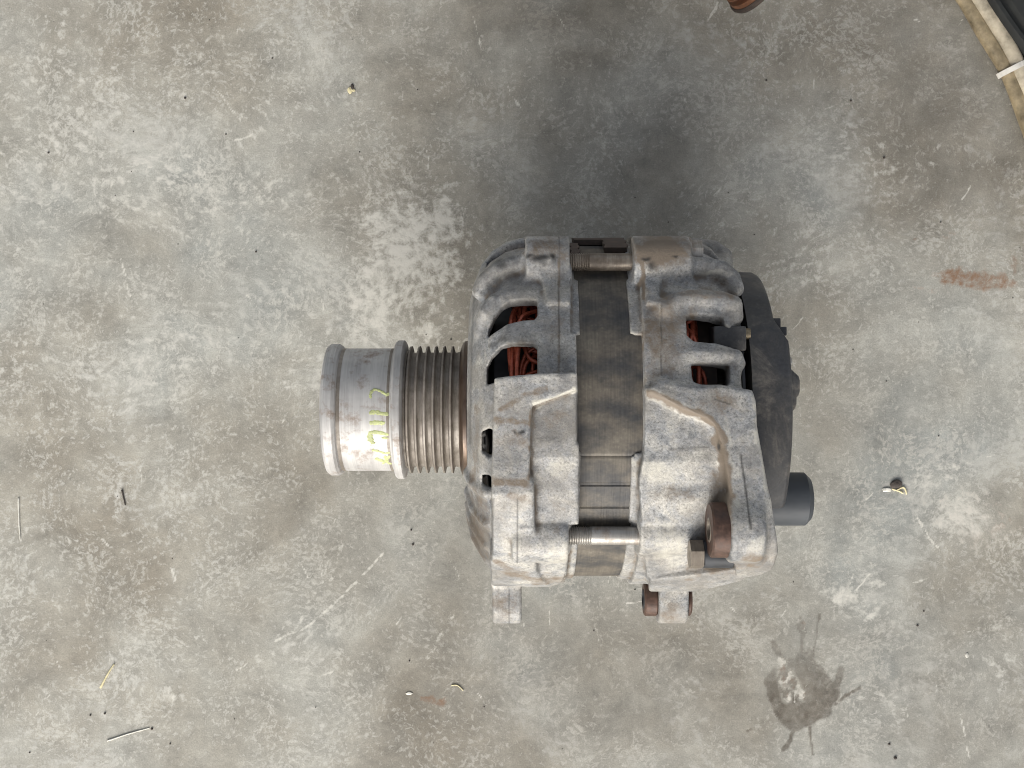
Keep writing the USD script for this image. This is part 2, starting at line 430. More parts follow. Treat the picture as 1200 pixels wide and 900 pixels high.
brushed('turned_steel', [(0.3, (0.29, 0.28, 0.27)), (0.5, (0.40, 0.39, 0.375)), (0.7, (0.48, 0.47, 0.45))], 0.58, 0.4, brown=0.16)
brushed('grooved_steel', [(0.3, (0.13, 0.113, 0.095)), (0.5, (0.215, 0.19, 0.162)), (0.7, (0.30, 0.27, 0.235))], 0.55, 0.3, brown=0.35, bcol=(0.11, 0.09, 0.068))
brushed('copper_flange', [(0.3, (0.04, 0.028, 0.02)), (0.5, (0.075, 0.05, 0.036)), (0.7, (0.14, 0.10, 0.07))], 0.36, 0.6, brown=0.3, bcol=(0.06, 0.042, 0.03))
brushed('bolt_steel', [(0.3, (0.22, 0.205, 0.185)), (0.5, (0.34, 0.325, 0.30)), (0.7, (0.46, 0.445, 0.42))], 0.42, 0.75, brown=0.25, bcol=(0.16, 0.10, 0.06))
brushed('tarnished_bolt', [(0.3, (0.12, 0.10, 0.08)), (0.5, (0.21, 0.18, 0.145)), (0.7, (0.40, 0.36, 0.31))], 0.40, 0.6, brown=0.4, bcol=(0.085, 0.065, 0.048))
simple('orange_rust', (0.17, 0.075, 0.038), 0.55, 0.2, var=0.6, scale=420, bump=0.35)
simple('rust', (0.072, 0.040, 0.028), 0.5, 0.25, var=0.9, scale=420, bump=0.35)
simple('dark_rust', (0.05, 0.036, 0.028), 0.7, 0.0, var=0.8, scale=350, bump=0.4)
simple('copper_wire', (0.34, 0.08, 0.043), 0.3, 0.35, var=0.5, scale=500, bump=0.05)
mat('black_plastic', {
    'g': ('geometry', {}), 'n': ('noise_texture', {'scale': 45.0, 'detail': 8.0, 'roughness': 0.72, 'distortion': 0.8}), 'f': ('noise_texture', {'scale': 700.0, 'detail': 4.0, 'roughness': 0.7}),
    'r': ('rgb_ramp', ramp((0.40, (0.030, 0.031, 0.034)), (0.53, (0.050, 0.048, 0.046)), (0.64, (0.12, 0.108, 0.092)))),
    'rf': ('rgb_ramp', ramp((0.35, 0.7), (0.6, 1.15), (0.75, 1.8))), 'm': ('mix', {'mix_type': 'multiply', 'fac': 0.7}),
    'b': ('bump', {'strength': 0.3, 'distance': 0.0003}), 'p': ('principled_bsdf', {'roughness': 0.55})},
    [('g.position', 'n.vector'), ('g.position', 'f.vector'), ('n.fac', 'r.fac'), ('f.fac', 'rf.fac'), ('r.color', 'm.color1'), ('rf.color', 'm.color2'), ('m.color', 'p.base_color'), ('f.fac', 'b.height'), ('b.normal', 'p.normal')])
simple('black_steel', (0.03, 0.032, 0.036), 0.5, 0.3, var=0.6, scale=200, bump=0.2)
simple('plug_plastic', (0.036, 0.041, 0.047), 0.5, 0.0, var=0.2, scale=200, bump=0.1, dark=0.8)
simple('brass', (0.22, 0.18, 0.12), 0.5, 0.6)
simple('yellow_paint', (0.40, 0.43, 0.20), 0.6, 0.0, var=0.3, scale=900, bump=0.3, dark=0.55)
simple('tan_hose', (0.27, 0.215, 0.13), 0.45, 0.0, var=0.7, scale=110, bump=0.25, dark=0.3)
simple('pale_hose', (0.40, 0.35, 0.26), 0.38, 0.0, var=0.5, scale=120, bump=0.2, dark=0.4)
simple('white_tie', (0.72, 0.69, 0.62), 0.5, 0.0, var=0.15, scale=200, dark=0.8)
simple('black_rubber', (0.010, 0.011, 0.010), 0.75, 0.0, var=0.9, scale=200, bump=0.4)
simple('straw', (0.62, 0.55, 0.33), 0.6, 0.0, var=0.3, scale=600, dark=0.7)
simple('pale_chip', (0.62, 0.60, 0.53), 0.5, 0.0, var=0.2, scale=600, dark=0.7)
simple('grit', (0.05, 0.04, 0.033), 0.8, 0.0, var=0.8, scale=600)

# old concrete floor; attribute marks carries rust brown (r), dark stains plus painted shade (g), pale wear plus painted brightness (b)
mat('concrete', {
    'g': ('geometry', {}),
    'wn': ('noise_texture', {'scale': 22.0, 'detail': 3.0}),
    'wm': ('vector_math', {'math_type': 'multiply_add', 'vector2': (0.018, 0.018, 0.0)}),
    'big': ('noise_texture', {'scale': 7.0, 'detail': 4.0, 'roughness': 0.6}),
    'cl': ('noise_texture', {'scale': 13.0, 'detail': 5.0, 'roughness': 0.62}),
    'md': ('noise_texture', {'scale': 48.0, 'detail': 12.0, 'roughness': 0.78}),
    'ff': ('noise_texture', {'scale': 430.0, 'detail': 5.0, 'roughness': 0.65, 'distortion': 0.6}),
    'fc': ('noise_texture', {'scale': 30.0, 'detail': 5.0, 'roughness': 0.65}),
    'rfc': ('rgb_ramp', ramp((0.38, -0.02), (0.66, 0.17))),
    'fs': ('math', {'math_type': 'add'}),
    'rff': ('rgb_ramp', ramp((0.60, 0.0), (0.68, 0.5), (0.80, 0.75))),
    'mff': ('mix', {'mix_type': 'mix', 'color2': (0.47, 0.455, 0.405)}),
    'fl': ('noise_texture', {'scale': 210.0, 'detail': 7.0, 'roughness': 0.70}),
    'fl2': ('noise_texture', {'scale': 520.0, 'detail': 4.0, 'roughness': 0.7}),
    'gr': ('noise_texture', {'scale': 1500.0, 'detail': 2.0, 'roughness': 0.7}),
    'rbig': ('rgb_ramp', ramp((0.34, (0.235, 0.212, 0.170)), (0.45, (0.292, 0.275, 0.232)), (0.57, (0.322, 0.316, 0.280)), (0.68, (0.272, 0.279, 0.258)))),
    'rmd': ('rgb_ramp', ramp((0.34, 0.66), (0.44, 0.88), (0.52, 1.02), (0.66, 1.32))),
    'm1': ('mix', {'mix_type': 'multiply', 'fac': 0.85}),
    'rlc': ('rgb_ramp', ramp((0.34, 0.87), (0.5, 1.0), (0.66, 1.09))), 'mlc': ('mix', {'mix_type': 'multiply', 'fac': 1.0}),
    'rgr': ('rgb_ramp', ramp((0.25, 0.72), (0.5, 1.0), (0.75, 1.26))),
    'm2': ('mix', {'mix_type': 'multiply', 'fac': 0.6}),
    'rcl': ('rgb_ramp', ramp((0.40, 0.0), (0.66, 0.24))),
    'sum': ('math', {'math_type': 'add'}),
    'rfl': ('rgb_ramp', ramp((0.66, 0.0), (0.74, 0.45), (0.86, 0.8))),
    'm3': ('mix', {'mix_type': 'mix', 'color2': (0.44, 0.43, 0.39)}),
    'rf2': ('rgb_ramp', ramp((0.28, 0.80), (0.45, 1.0), (0.66, 1.0), (0.78, 1.25))),
    'm35': ('mix', {'mix_type': 'multiply', 'fac': 0.8}),
    'a': ('attribute', {'attribute': 'marks'}), 'sep': ('separate_color', {}),
    'nr': ('math', {'math_type': 'multiply_add', 'value2': 4.0, 'value3': -2.6}),
    'ncl': ('math', {'math_type': 'minimum', 'value2': 0.0}),
    'r2': ('math', {'math_type': 'multiply_add', 'value2': 1.7, 'use_clamp': True}),
    'm4': ('mix', {'mix_type': 'mix', 'color2': (0.215, 0.132, 0.083)}),
    'mo': ('mix', {'mix_type': 'multiply', 'color2': (0.30, 0.262, 0.232)}),
    'p2': ('math', {'math_type': 'multiply_add', 'value2': 1.9, 'use_clamp': True}), 'p3': ('math', {'math_type': 'minimum', 'value2': 0.8}),
    'm6': ('mix', {'mix_type': 'mix', 'color2': (0.56, 0.54, 0.48)}),
    'bs': ('math', {'math_type': 'multiply_add', 'value2': 0.35}),
    'b': ('bump', {'strength': 0.35, 'distance': 0.0006}),
    'ro': ('map_range', {'from_min': 0.3, 'from_max': 0.7, 'to_min': 0.55, 'to_max': 0.85}),
    'p': ('principled_bsdf', {'specular_ior_level': 0.35})},
    [('g.position', 'wn.vector'), ('wn.color', 'wm.vector1'), ('g.position', 'wm.vector3'),
     ('wm.vector', 'big.vector'), ('wm.vector', 'cl.vector'), ('wm.vector', 'md.vector'), ('wm.vector', 'fl.vector'), ('g.position', 'fl2.vector'), ('g.position', 'gr.vector'),
     ('big.fac', 'rbig.fac'), ('md.fac', 'rmd.fac'), ('rbig.color', 'm1.color1'), ('rmd.color', 'm1.color2'),
     ('wm.vector', 'ff.vector'), ('wm.vector', 'fc.vector'), ('fc.fac', 'rfc.fac'), ('ff.fac', 'fs.value1'), ('rfc.color', 'fs.value2'), ('fs.value', 'rff.fac'), ('m1.color', 'mff.color1'), ('rff.color', 'mff.fac'), ('cl.fac', 'rlc.fac'), ('mff.color', 'mlc.color1'), ('rlc.color', 'mlc.color2'),
     ('gr.fac', 'rgr.fac'), ('mlc.color', 'm2.color1'), ('rgr.color', 'm2.color2'),
     ('cl.fac', 'rcl.fac'), ('fl.fac', 'sum.value1'), ('rcl.color', 'sum.value2'), ('sum.value', 'rfl.fac'),
     ('m2.color', 'm3.color1'), ('rfl.color', 'm3.fac'), ('fl2.fac', 'rf2.fac'), ('m3.color', 'm35.color1'), ('rf2.color', 'm35.color2'),
     ('a.color', 'sep.color'), ('fl.fac', 'nr.value1'), ('nr.value', 'ncl.value1'),
     ('sep.r', 'r2.value1'), ('ncl.value', 'r2.value3'), ('m35.color', 'm4.color1'), ('r2.value', 'm4.fac'),
     ('m4.color', 'mo.color1'), ('sep.g', 'mo.fac'),
     ('sep.b', 'p2.value1'), ('ncl.value', 'p2.value3'), ('p2.value', 'p3.value1'), ('mo.color', 'm6.color1'), ('p3.value', 'm6.fac'),
     ('m6.color', 'p.base_color'), ('fl2.fac', 'bs.value1'), ('fl.fac', 'bs.value3'), ('bs.value', 'b.height'), ('b.normal', 'p.normal'),
     ('md.fac', 'ro.value'), ('ro.result', 'p.roughness')])

# ------------------------------------------------------------------ the floor
def spaced(lo, hi, step, far):
    mid = np.arange(lo, hi, step)
    out = np.geomspace(4, far, 14)
    return np.concatenate([lo - out[::-1], mid, mid[-1] + out])

gx, gy = spaced(-262, 262, 0.8, 3000), spaced(-198, 198, 0.8, 3000)
GX, GY = np.meshgrid(gx, gy, indexing='ij')
FP, FQ = 600 + GX * FPX / CAM_H, 450 - GY * FPX / CAM_H          # where each floor point lies in the photograph's plan
P3 = np.stack([FP, FQ, 0 * FP], -1)
rng = np.random.default_rng(11)
def jit(amp, size, seed):
    return amp * 2 * (meshkit.fbm(P3 / size, 3, seed) - 0.5)
JX, JY = FP + jit(9, 22, 1), FQ + jit(9, 22, 2)
fine = meshkit.fbm(P3 / 5.0, 3, 5)
blotch = meshkit.fbm(P3 / 26.0, 4, 6)

def blob(cx, cy, rx, ry, rot=0, soft=0.5, x=None, y=None):
    a = math.radians(rot); x = JX if x is None else x; y = JY if y is None else y
    u = ((x - cx) * math.cos(a) + (y - cy) * math.sin(a)) / rx
    w = (-(x - cx) * math.sin(a) + (y - cy) * math.cos(a)) / ry
    return np.clip((1 + soft * 0.5 - np.hypot(u, w)) / soft, 0, 1)
def line(pts, w, soft=1.0, x=None, y=None):
    d = seg_dist(FP + jit(2, 12, 3) if x is None else x, FQ + jit(2, 12, 4) if y is None else y, pts)
    return np.clip((w + soft * 0.5 - d) / soft, 0, 1)

rustm = np.zeros_like(FP); oil_shade = np.zeros_like(FP); pale = np.zeros_like(FP)
# rust patch at the right, brown smear at the bottom
for cx, cy, rx, ry, s in ((1128, 326, 30, 11, .75), (1160, 330, 30, 12, .72), (1186, 312, 5, 14, .55), (1085, 338, 24, 12, .22), (1110, 273, 14, 5, .35), (1070, 281, 6, 4, .45)):
    rustm = np.maximum(rustm, s * blob(cx, cy, rx, ry, 4, .7))
rustm = np.maximum(rustm, .62 * blob(505, 817, 24, 7, 8, .6)); oil_shade = np.maximum(oil_shade, .4 * blob(482, 809, 8, 4, 15, .6)); oil_shade = np.maximum(oil_shade, .22 * blob(540, 826, 22, 5, 4, .9))
# the splash of dark fluid
sx, sy = FP + jit(4, 9, 11), FQ + jit(4, 9, 12)
body = poly_sd(sx, sy, [(912, 776), (920, 770), (930, 772), (940, 762), (950, 758), (957, 776), (972, 792), (980, 800), (985, 815), (977, 826), (970, 840), (955, 848), (948, 852), (935, 858), (925, 856), (912, 846), (905, 832), (900, 812), (898, 795), (902, 786)])
sp = np.clip((1.5 - body) / 3, 0, 1)
for pts, w in ([(939, 768), (940, 755), (941, 733), (938, 724)], 2.6), ([(937, 732), (941, 740)], 4.6), ([(953, 772), (956, 750), (960, 722)], 1.1), ([(960, 724), (960, 721)], 2.6), ([(918, 776), (908, 758), (906, 753)], 4), ([(977, 812), (983, 796), (986, 784)], 4.2), ([(978, 826), (990, 816), (1008, 806)], 2.2), \
        ([(930, 855), (926, 868), (918, 879)], 2.6), ([(948, 848), (950, 868), (953, 884)], 1.6), ([(902, 795), (899, 800)], 5), ([(880, 855), (876, 856)], 1.8):
    sp = np.maximum(sp, line(pts, w, 1.4, FP + jit(1.2, 6, 13), FQ + jit(1.2, 6, 14)))
sp *= 0.72 + 0.35 * np.clip((FQ - 780) / 60, 0, 1) + 0.3 * (blotch - .5)
bare = np.maximum(np.maximum(line([(916, 774), (917, 800), (922, 818)], 6, 4), line([(925, 790), (940, 817)], 6, 4)), line([(941, 730), (941, 737)], 3, 2))
oil_shade = np.maximum(oil_shade, np.clip(sp * (1 - .9 * bare * (fine > .42)), 0, 1) * (.8 + .5 * (fine - .5)))
rustm = np.maximum(rustm, .38 * bare); pale = np.maximum(pale, .5 * bare * (fine > .5))
# oily patches, and broad darkening that paints shade into the floor colour
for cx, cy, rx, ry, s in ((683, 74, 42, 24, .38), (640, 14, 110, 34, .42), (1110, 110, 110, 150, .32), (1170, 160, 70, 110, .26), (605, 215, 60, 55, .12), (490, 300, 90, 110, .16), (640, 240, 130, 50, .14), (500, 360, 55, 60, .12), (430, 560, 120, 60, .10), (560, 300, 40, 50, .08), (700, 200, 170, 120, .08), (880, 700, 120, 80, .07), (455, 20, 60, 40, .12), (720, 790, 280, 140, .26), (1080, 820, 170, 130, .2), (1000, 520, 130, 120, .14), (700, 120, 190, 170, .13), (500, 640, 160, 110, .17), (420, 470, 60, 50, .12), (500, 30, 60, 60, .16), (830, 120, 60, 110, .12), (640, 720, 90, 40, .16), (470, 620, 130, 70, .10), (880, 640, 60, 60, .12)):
    oil_shade = np.maximum(oil_shade, s * 1.3 * blob(cx, cy, rx, ry, 0, 1.2) * (0.6 + 0.8 * blotch))
# pale flaked patches; the broad left ones also paint in the brighter side
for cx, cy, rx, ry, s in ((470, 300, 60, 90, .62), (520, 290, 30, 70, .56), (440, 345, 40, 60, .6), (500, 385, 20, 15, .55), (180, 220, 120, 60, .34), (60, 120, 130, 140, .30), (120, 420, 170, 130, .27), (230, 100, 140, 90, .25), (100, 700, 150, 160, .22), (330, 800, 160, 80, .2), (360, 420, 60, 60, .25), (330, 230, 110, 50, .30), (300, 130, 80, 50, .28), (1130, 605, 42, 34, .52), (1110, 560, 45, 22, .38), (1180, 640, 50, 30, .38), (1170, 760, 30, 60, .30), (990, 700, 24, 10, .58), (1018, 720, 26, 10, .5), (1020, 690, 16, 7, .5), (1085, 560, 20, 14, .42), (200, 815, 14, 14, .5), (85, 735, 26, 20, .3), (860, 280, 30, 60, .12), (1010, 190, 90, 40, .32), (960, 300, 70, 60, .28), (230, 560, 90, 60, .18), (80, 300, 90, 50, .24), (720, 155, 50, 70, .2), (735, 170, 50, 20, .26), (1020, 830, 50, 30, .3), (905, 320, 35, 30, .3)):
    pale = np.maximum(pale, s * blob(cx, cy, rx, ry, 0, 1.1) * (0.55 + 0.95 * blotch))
rustm = np.maximum(rustm, .34 * blob(1150, 610, 60, 40, 20, .9) * (0.5 + blotch))
# scratches
SCR = [([(215, 68), (240, 90), (280, 138)], .5, .75), ([(322, 752), (360, 735), (400, 700), (450, 648)], 1.6, .55), ([(345, 740), (372, 690), (385, 655)], 2.2, .35), ([(400, 640), (385, 690)], 2.4, .3), ([(1125, 838), (1131, 865), (1136, 888)], .8, .75), ([(142, 300), (150, 340), (156, 356)], .7, .7), ([(22, 582), (23, 633)], .8, .8), ([(555, 20), (562, 45), (566, 70), (574, 78)], 1.0, .5), ([(594, 100), (612, 130)], .8, .6), ([(617, 140), (628, 160)], .6, .5), ([(830, 24), (838, 10), (842, 2)], 1.6, .8),
       ([(1000, 695), (1020, 672)], .9, .7), ([(1010, 710), (1040, 705)], .9, .6), ([(960, 640), (1000, 668)], .5, .4), ([(1074, 604), (1088, 630), (1100, 643)], 1.2, .85), ([(1095, 790), (1100, 815)], .8, .5), ([(905, 190), (940, 165)], .5, .4), ([(200, 160), (216, 178)], .8, .5), ([(55, 190), (54, 220)], .6, .5), ([(500, 770), (520, 740), (530, 720)], 3.5, .28), ([(1060, 820), (1066, 848)], .9, .5)]
for pts, w, s in SCR:
    pale = np.maximum(pale, s * line(pts, w, 1.2) * (0.65 + 0.6 * (fine > .4)))
for k in range(150):
    x, y = rng.uniform(0, 1200), rng.uniform(0, 900); a = rng.choice([rng.normal(1.1, .35), rng.normal(2.3, .4), rng.uniform(0, 3.1)]); L = rng.uniform(2, 13)
    sl = (slice(*np.searchsorted(gx, [(x - 30 - 600) * CAM_H / FPX, (x + 30 - 600) * CAM_H / FPX])), slice(*np.searchsorted(gy, [(450 - y - 30) * CAM_H / FPX, (450 - y + 30) * CAM_H / FPX])))
    d = seg_dist(FP[sl], FQ[sl], [(x - L * math.cos(a), y - L * math.sin(a)), (x, y), (x + L * math.cos(a + .2), y + L * math.sin(a + .2))])
    pale[sl] = np.maximum(pale[sl], rng.uniform(.45, .8) * np.clip((rng.uniform(.4, 1.1) + .5 - d), 0, 1))
nx, ny = len(gx), len(gy)
i, j = np.meshgrid(np.arange(nx - 1), np.arange(ny - 1), indexing='ij')
q = (i * ny + j).ravel()
ff = np.vstack([np.stack([q, q + ny, q + ny + 1], 1), np.stack([q, q + ny + 1, q + 1], 1)])
fz = 0.25 * (meshkit.fbm(P3 / 30.0, 3, 21) - .5) * (np.abs(GX) < 270) * (np.abs(GY) < 205)
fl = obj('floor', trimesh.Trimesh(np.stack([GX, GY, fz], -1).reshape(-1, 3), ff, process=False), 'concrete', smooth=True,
         primvars={'marks': np.stack([rustm, oil_shade, pale], -1).reshape(-1, 3)})
tag(fl, 'old grey concrete workshop floor with stains and scratches', 'floor', kind='structure')

# ------------------------------------------------------------------ the alternator
alt = thing('alternator', 'large used car alternator with aluminium housings and long steel pulley lying on the floor', 'alternator', (0, YA, 0))

def dirt_shade(m, marks):  # dirt and wear marks, plus shade and light painted on the bosses
    px, py = to_px(np.asarray(m.vertices))
    v = np.asarray(m.vertices); n = meshkit.fbm(v / 5.0, 3, 31); n2 = 0
    jx, jy = px + 14 * (n - .5), py + 14 * (meshkit.fbm(v / 5.0, 3, 35) - .5)
    up = m.vertex_normals[:, 2] > -0.35
    out = np.zeros((len(v), 3))
    for ch, shape, w, s in marks:
        if len(shape) == 1:
            (cx, cy, rx, ry), = shape
            val = np.clip(1.4 - np.hypot((jx - cx) / rx, (jy - cy) / ry), 0, 1) * s
        else:
            val = np.clip((w * 1.5 - seg_dist(jx if w > 2 else px, jy if w > 2 else py, shape)) / max(w, .7), 0, 1) * s
        out[:, ch] = np.maximum(out[:, ch], val * up)
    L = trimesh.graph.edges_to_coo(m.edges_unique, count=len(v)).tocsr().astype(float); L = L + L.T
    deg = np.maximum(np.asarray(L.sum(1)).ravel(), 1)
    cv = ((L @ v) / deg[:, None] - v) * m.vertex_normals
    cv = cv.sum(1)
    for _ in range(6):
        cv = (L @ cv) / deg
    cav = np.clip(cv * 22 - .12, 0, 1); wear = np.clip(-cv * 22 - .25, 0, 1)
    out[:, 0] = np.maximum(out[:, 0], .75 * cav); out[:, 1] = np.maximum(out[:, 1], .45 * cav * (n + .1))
    out[:, 2] = np.maximum(out[:, 2], .45 * wear)
    out[:, 0] = np.clip(out[:, 0] + .9 * np.clip(n - .46, 0, 1), 0, 1)
    return out

PITCH = 15.6
# front housing
F = Casting(-23, 30, 13, 101)
F.F = F.profile([(-17.0, 15), (-17.0, 30), (-18.3, 40), (-17.9, 48), (-16.2, 55.5), (-13.2, 63), (-8.7, 69), (-2.6, 73.2), (3.6, 74.8), (22.3, 74.8), (22.3, 72.9), (24.3, 72.9), (24.3, 70.5), (3, 70), (-3, 68.6), (-8.0, 64), (-11.6, 58), (-13.4, 50), (-13.6, 40), (-12.5, 30), (-6, 26), (-6, 15)]) + np.zeros_like(F.F)
def slot_gen(C, th, x0, x1, half=4.3, lo=20, skew=0.0):
    return C.slab(C.poly_xt([(x0, th - half + 1.2 + skew), (x0 + 2.5, th - half + skew * .8), (x1 - 1, th - half), (x1, th - half + 1), (x1, th + half - 1), (x1 - 1, th + half), (x0 + 2.5, th + half + skew * .8), (x0, th + half - 1.2 + skew)]), lo, 120, .5)
cuts = [F.slab(F.poly_px([(572, 389), (573, 378), (579, 367), (588, 359), (598, 355), (626, 355), (629.5, 357), (630, 373), (626, 378), (612, 379), (595, 381), (582, 385)], 72), 45, 120, .5),
        F.slab(F.poly_px([(570.5, 436), (571, 426), (577, 415), (588, 406.5), (600, 404.5), (626, 406), (629.5, 409), (629.5, 442), (600, 446), (571, 448)], 72), 45, 120, .5)]
for th in np.arange(-180, 180, PITCH):
    if not (-52 < th < -3 or 24 < th < 80):
        cuts.append(slot_gen(F, th + 1.6, -11.4 if -5 < th < 24 else -10.5, 9.5, half=4.6, skew=1.0))
for th in np.arange(0, 360, 30.0):
    t = (F.T - th + 180) % 360 - 180
    cuts.append(np.maximum(np.abs(np.radians(t)) * F.R - 5.0, np.maximum(29 - F.R, F.R - 41)) + 0 * F.X)
c = cuts[0]
for e in cuts[1:]:
    c = np.minimum(c, e)
F.cut(c, 1.3)
# lips over the stator, plain band at the notch
for a, b in ((-46, -24.5), (11.5, 36), (42, 115), (142, 200), (-175, -70)):
    F.add(F.slab(F.poly_xt([(21, a), (26.0, a), (26.0, b), (21, b)]), 70.5, 72.9, .5), .4)
F.add(F.slab(F.poly_xt([(18, -24), (24.4, -24), (24.4, 11), (18, 11)]), 71, 75.2, .6), .6)
F.add(F.slab(F.poly_px([(634, 318), (668, 318), (668, 357), (640, 356)], 76), 66, 77.2, 1.0), 1.6)
# bolt bosses
for th in (-51.5, 128.5, 218.5 - 360):
    F.add(F.axcyl(th, 76, 10.5, 5.3, 22.6, 1.0), 3.5)
F.add(F.axcyl(39, 76, 10.2, 0, 21.6, 1.0), 4)
# arms next to the top boss
F.ridge([(563, 341, 68), (570, 328, 72), (582, 318, 75), (600, 310, 77), (622, 306, 78)], 3.4, 3.2)
F.ridge([(563, 388, 63), (569, 366, 69.5), (579, 353, 71.5), (595, 346.5, 72), (622, 347, 72)], 2.8, 3)
for t0 in (29, 42, 55, 68):
    F.bead([(-17.6, t0 + 4, 46), (-15, t0 + 1, 57), (-9.5, t0 - 1.5, 67)], 2.3, 2.0)
# the raised mounting pad and its ear
hi1 = F.facets([(4, 80.6), (31, 82.8), (56, 80.2), (82, 75.5)])
pad = F.poly_px([(579.5, 443.5), (600, 441), (630, 438.5), (676, 437), (676.5, 457), (650, 466), (624, 476), (622, 500), (621, 558), (626, 565), (626.5, 610), (627, 668), (600, 672), (577, 668), (576, 560)], 81)
low = F.poly_xt([(-8.2, 46), (8.4, 46), (12, 60), (17, 75), (17, 84), (8, 92), (-8.4, 92)])
F.add(F.slab(pad, 62, hi1, 1.2), 1.3)
F.add(F.slab(low, 62, F.hi([44, 52, 62, 75, 92], [81, 79.5, 78, 76.5, 75]), 1.2), 2.5)
hi2 = F.facets([(3, 77.0), (19, 77.4), (48, 76.4), (75, 74.8)])
F.add(F.slab(F.poly_px([(621, 462), (676, 452), (676, 520), (679, 523), (678, 613), (666, 614), (664, 674), (622, 674)], 78), 68, hi2, 1.0), .8)
F.add(F.slab(F.poly_xt([(5, 48), (21.3, 48), (21.3, 66), (19, 80), (9, 86), (5, 80)]), 66, F.hi([48, 66, 86], [77.2, 76.4, 75.2]), 1.0), 1.5)
F.add(F.lug(55, -2, 85, -6, 9.6, 5.0, -8.6, 4.2), 3)
fm = F.mesh(seed=1); F = None
front = obj('front_housing', fm, 'cast_aluminium', alt, smooth=True, primvars={'dirt_shade': dirt_shade(fm, [
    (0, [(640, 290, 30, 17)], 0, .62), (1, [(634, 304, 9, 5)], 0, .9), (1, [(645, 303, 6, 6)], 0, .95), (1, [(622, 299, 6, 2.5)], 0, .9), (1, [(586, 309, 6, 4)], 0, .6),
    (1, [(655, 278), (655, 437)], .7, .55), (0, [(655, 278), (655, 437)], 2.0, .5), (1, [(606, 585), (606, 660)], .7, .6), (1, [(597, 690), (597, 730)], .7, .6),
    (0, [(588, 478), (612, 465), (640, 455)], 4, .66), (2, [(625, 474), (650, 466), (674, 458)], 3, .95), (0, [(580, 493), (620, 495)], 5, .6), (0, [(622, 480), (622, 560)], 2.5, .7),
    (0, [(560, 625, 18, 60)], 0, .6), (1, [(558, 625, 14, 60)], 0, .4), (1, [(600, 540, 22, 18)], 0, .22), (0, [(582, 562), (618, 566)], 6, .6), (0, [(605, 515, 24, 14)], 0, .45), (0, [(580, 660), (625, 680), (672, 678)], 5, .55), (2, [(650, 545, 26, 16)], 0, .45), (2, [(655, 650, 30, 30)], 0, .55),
    (2, [(600, 630, 26, 30)], 0, .4), (1, [(611, 507, 3, 2)], 0, .9), (1, [(604, 508, 2, 2)], 0, .8), (1, [(616, 618, 8, 3)], 0, .45), (0, [(600, 585), (622, 590)], 5, .45), (0, [(655, 600, 10, 26)], 0, .3), (1, [(640, 512, 22, 4)], 0, .25), (0, [(645, 492, 26, 16)], 0, .35), (1, [(642, 570, 20, 9)], 0, .3), (0, [(560, 480), (556, 560)], 5, .4), (0, [(590, 405), (626, 398)], 4, .4), (1, [(663, 425, 8, 22)], 0, .28), (0, [(650, 380, 14, 30)], 0, .36), (1, [(578, 585), (577, 650)], 1.2, .45), (0, [(593, 710, 18, 18)], 0, .4),  # includes shade painted on the boss top and light on lower faces
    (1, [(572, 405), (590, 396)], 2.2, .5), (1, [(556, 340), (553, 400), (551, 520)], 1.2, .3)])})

# rear housing
R = Casting(40, 108, 18, 105)
R.F = R.profile([(46.5, 70.8), (46.5, 72.9), (50, 72.9), (50, 75.2), (70, 75.2), (78, 74), (84, 71), (88, 65.5), (89, 58), (89, 22), (84, 22), (84, 58), (81, 64.5), (76, 67.8), (70, 69.5), (50, 70.8)]) + np.zeros_like(R.F)
cuts = [R.slab(R.poly_px([(803, 376), (806, 373), (847, 371), (850, 380), (857, 383), (865, 381), (869, 377), (886, 378), (886, 408), (872, 410), (862, 406), (838, 404), (812, 403), (804, 396)], 72), 20, 120, .5),
        R.slab(R.poly_px([(808.5, 429), (812, 427.5), (855.5, 427), (855.5, 456), (820, 456), (811, 450)], 72), 20, 120, .5)]
for th in np.arange(-180, 180, PITCH):
    if not (-58 < th + 5 < 60):
        cuts.append(slot_gen(R, th + 5, 65.5, 86, half=4.6))
for th in np.arange(15, 375, 30.0):
    t = (R.T - th + 180) % 360 - 180
    cuts.append(np.maximum(np.abs(np.radians(t)) * R.R - 7.0, np.maximum(32 - R.R, R.R - 52)) + 0 * R.X)
c = cuts[0]
for e in cuts[1:]:
    c = np.minimum(c, e)
R.cut(c, 1.4)
# notch in the lip
R.cut(R.slab(R.poly_xt([(40, -24.5), (49.6, -24.5), (49.6, 12), (40, 12)]), 60, 120, .4), .5)
for a, b in ((-46, -25), (13, 36), (42, 115)):
    R.add(R.slab(R.poly_xt([(45.2, a), (52, a), (52, b), (45.2, b)]), 70.6, 72.9, .5), .4)
for th in (-51.5, 128.5, 218.5 - 360):
    R.add(R.axcyl(th, 76, 10.6, 47.6, 70, 1.0), 3.5)
R.add(R.axcyl(39, 72, 10.0, 49.2, 80, 1.2), 5)
R.add(R.slab(R.poly_px([(754, 318), (775, 318), (771, 357), (757, 357)], 76), 66, 77.4, 1.0), 2.0)
# arms beside the top boss and above the first window
R.ridge([(800, 312, 78), (825, 312, 77.5), (845, 316, 76), (857, 326, 73), (861, 338, 71)], 3.6, 3)
R.ridge([(780, 362, 75), (795, 353, 75.5), (812, 350, 75.5), (845, 352, 74.5), (859, 357, 72), (860, 371, 69)], 3.6, 3)
R.ridge([(806, 417, 73.5), (835, 415, 73.5), (862, 418, 71.5), (865, 426, 69)], 2.8, 2)
R.ridge([(862, 424, 68), (861, 460, 68)], 2.2, 1.5)
R.ridge([(790, 306, 66), (812, 283, 71), (836, 284, 70), (848, 300, 67), (849, 318, 63)], 3.6, 3)
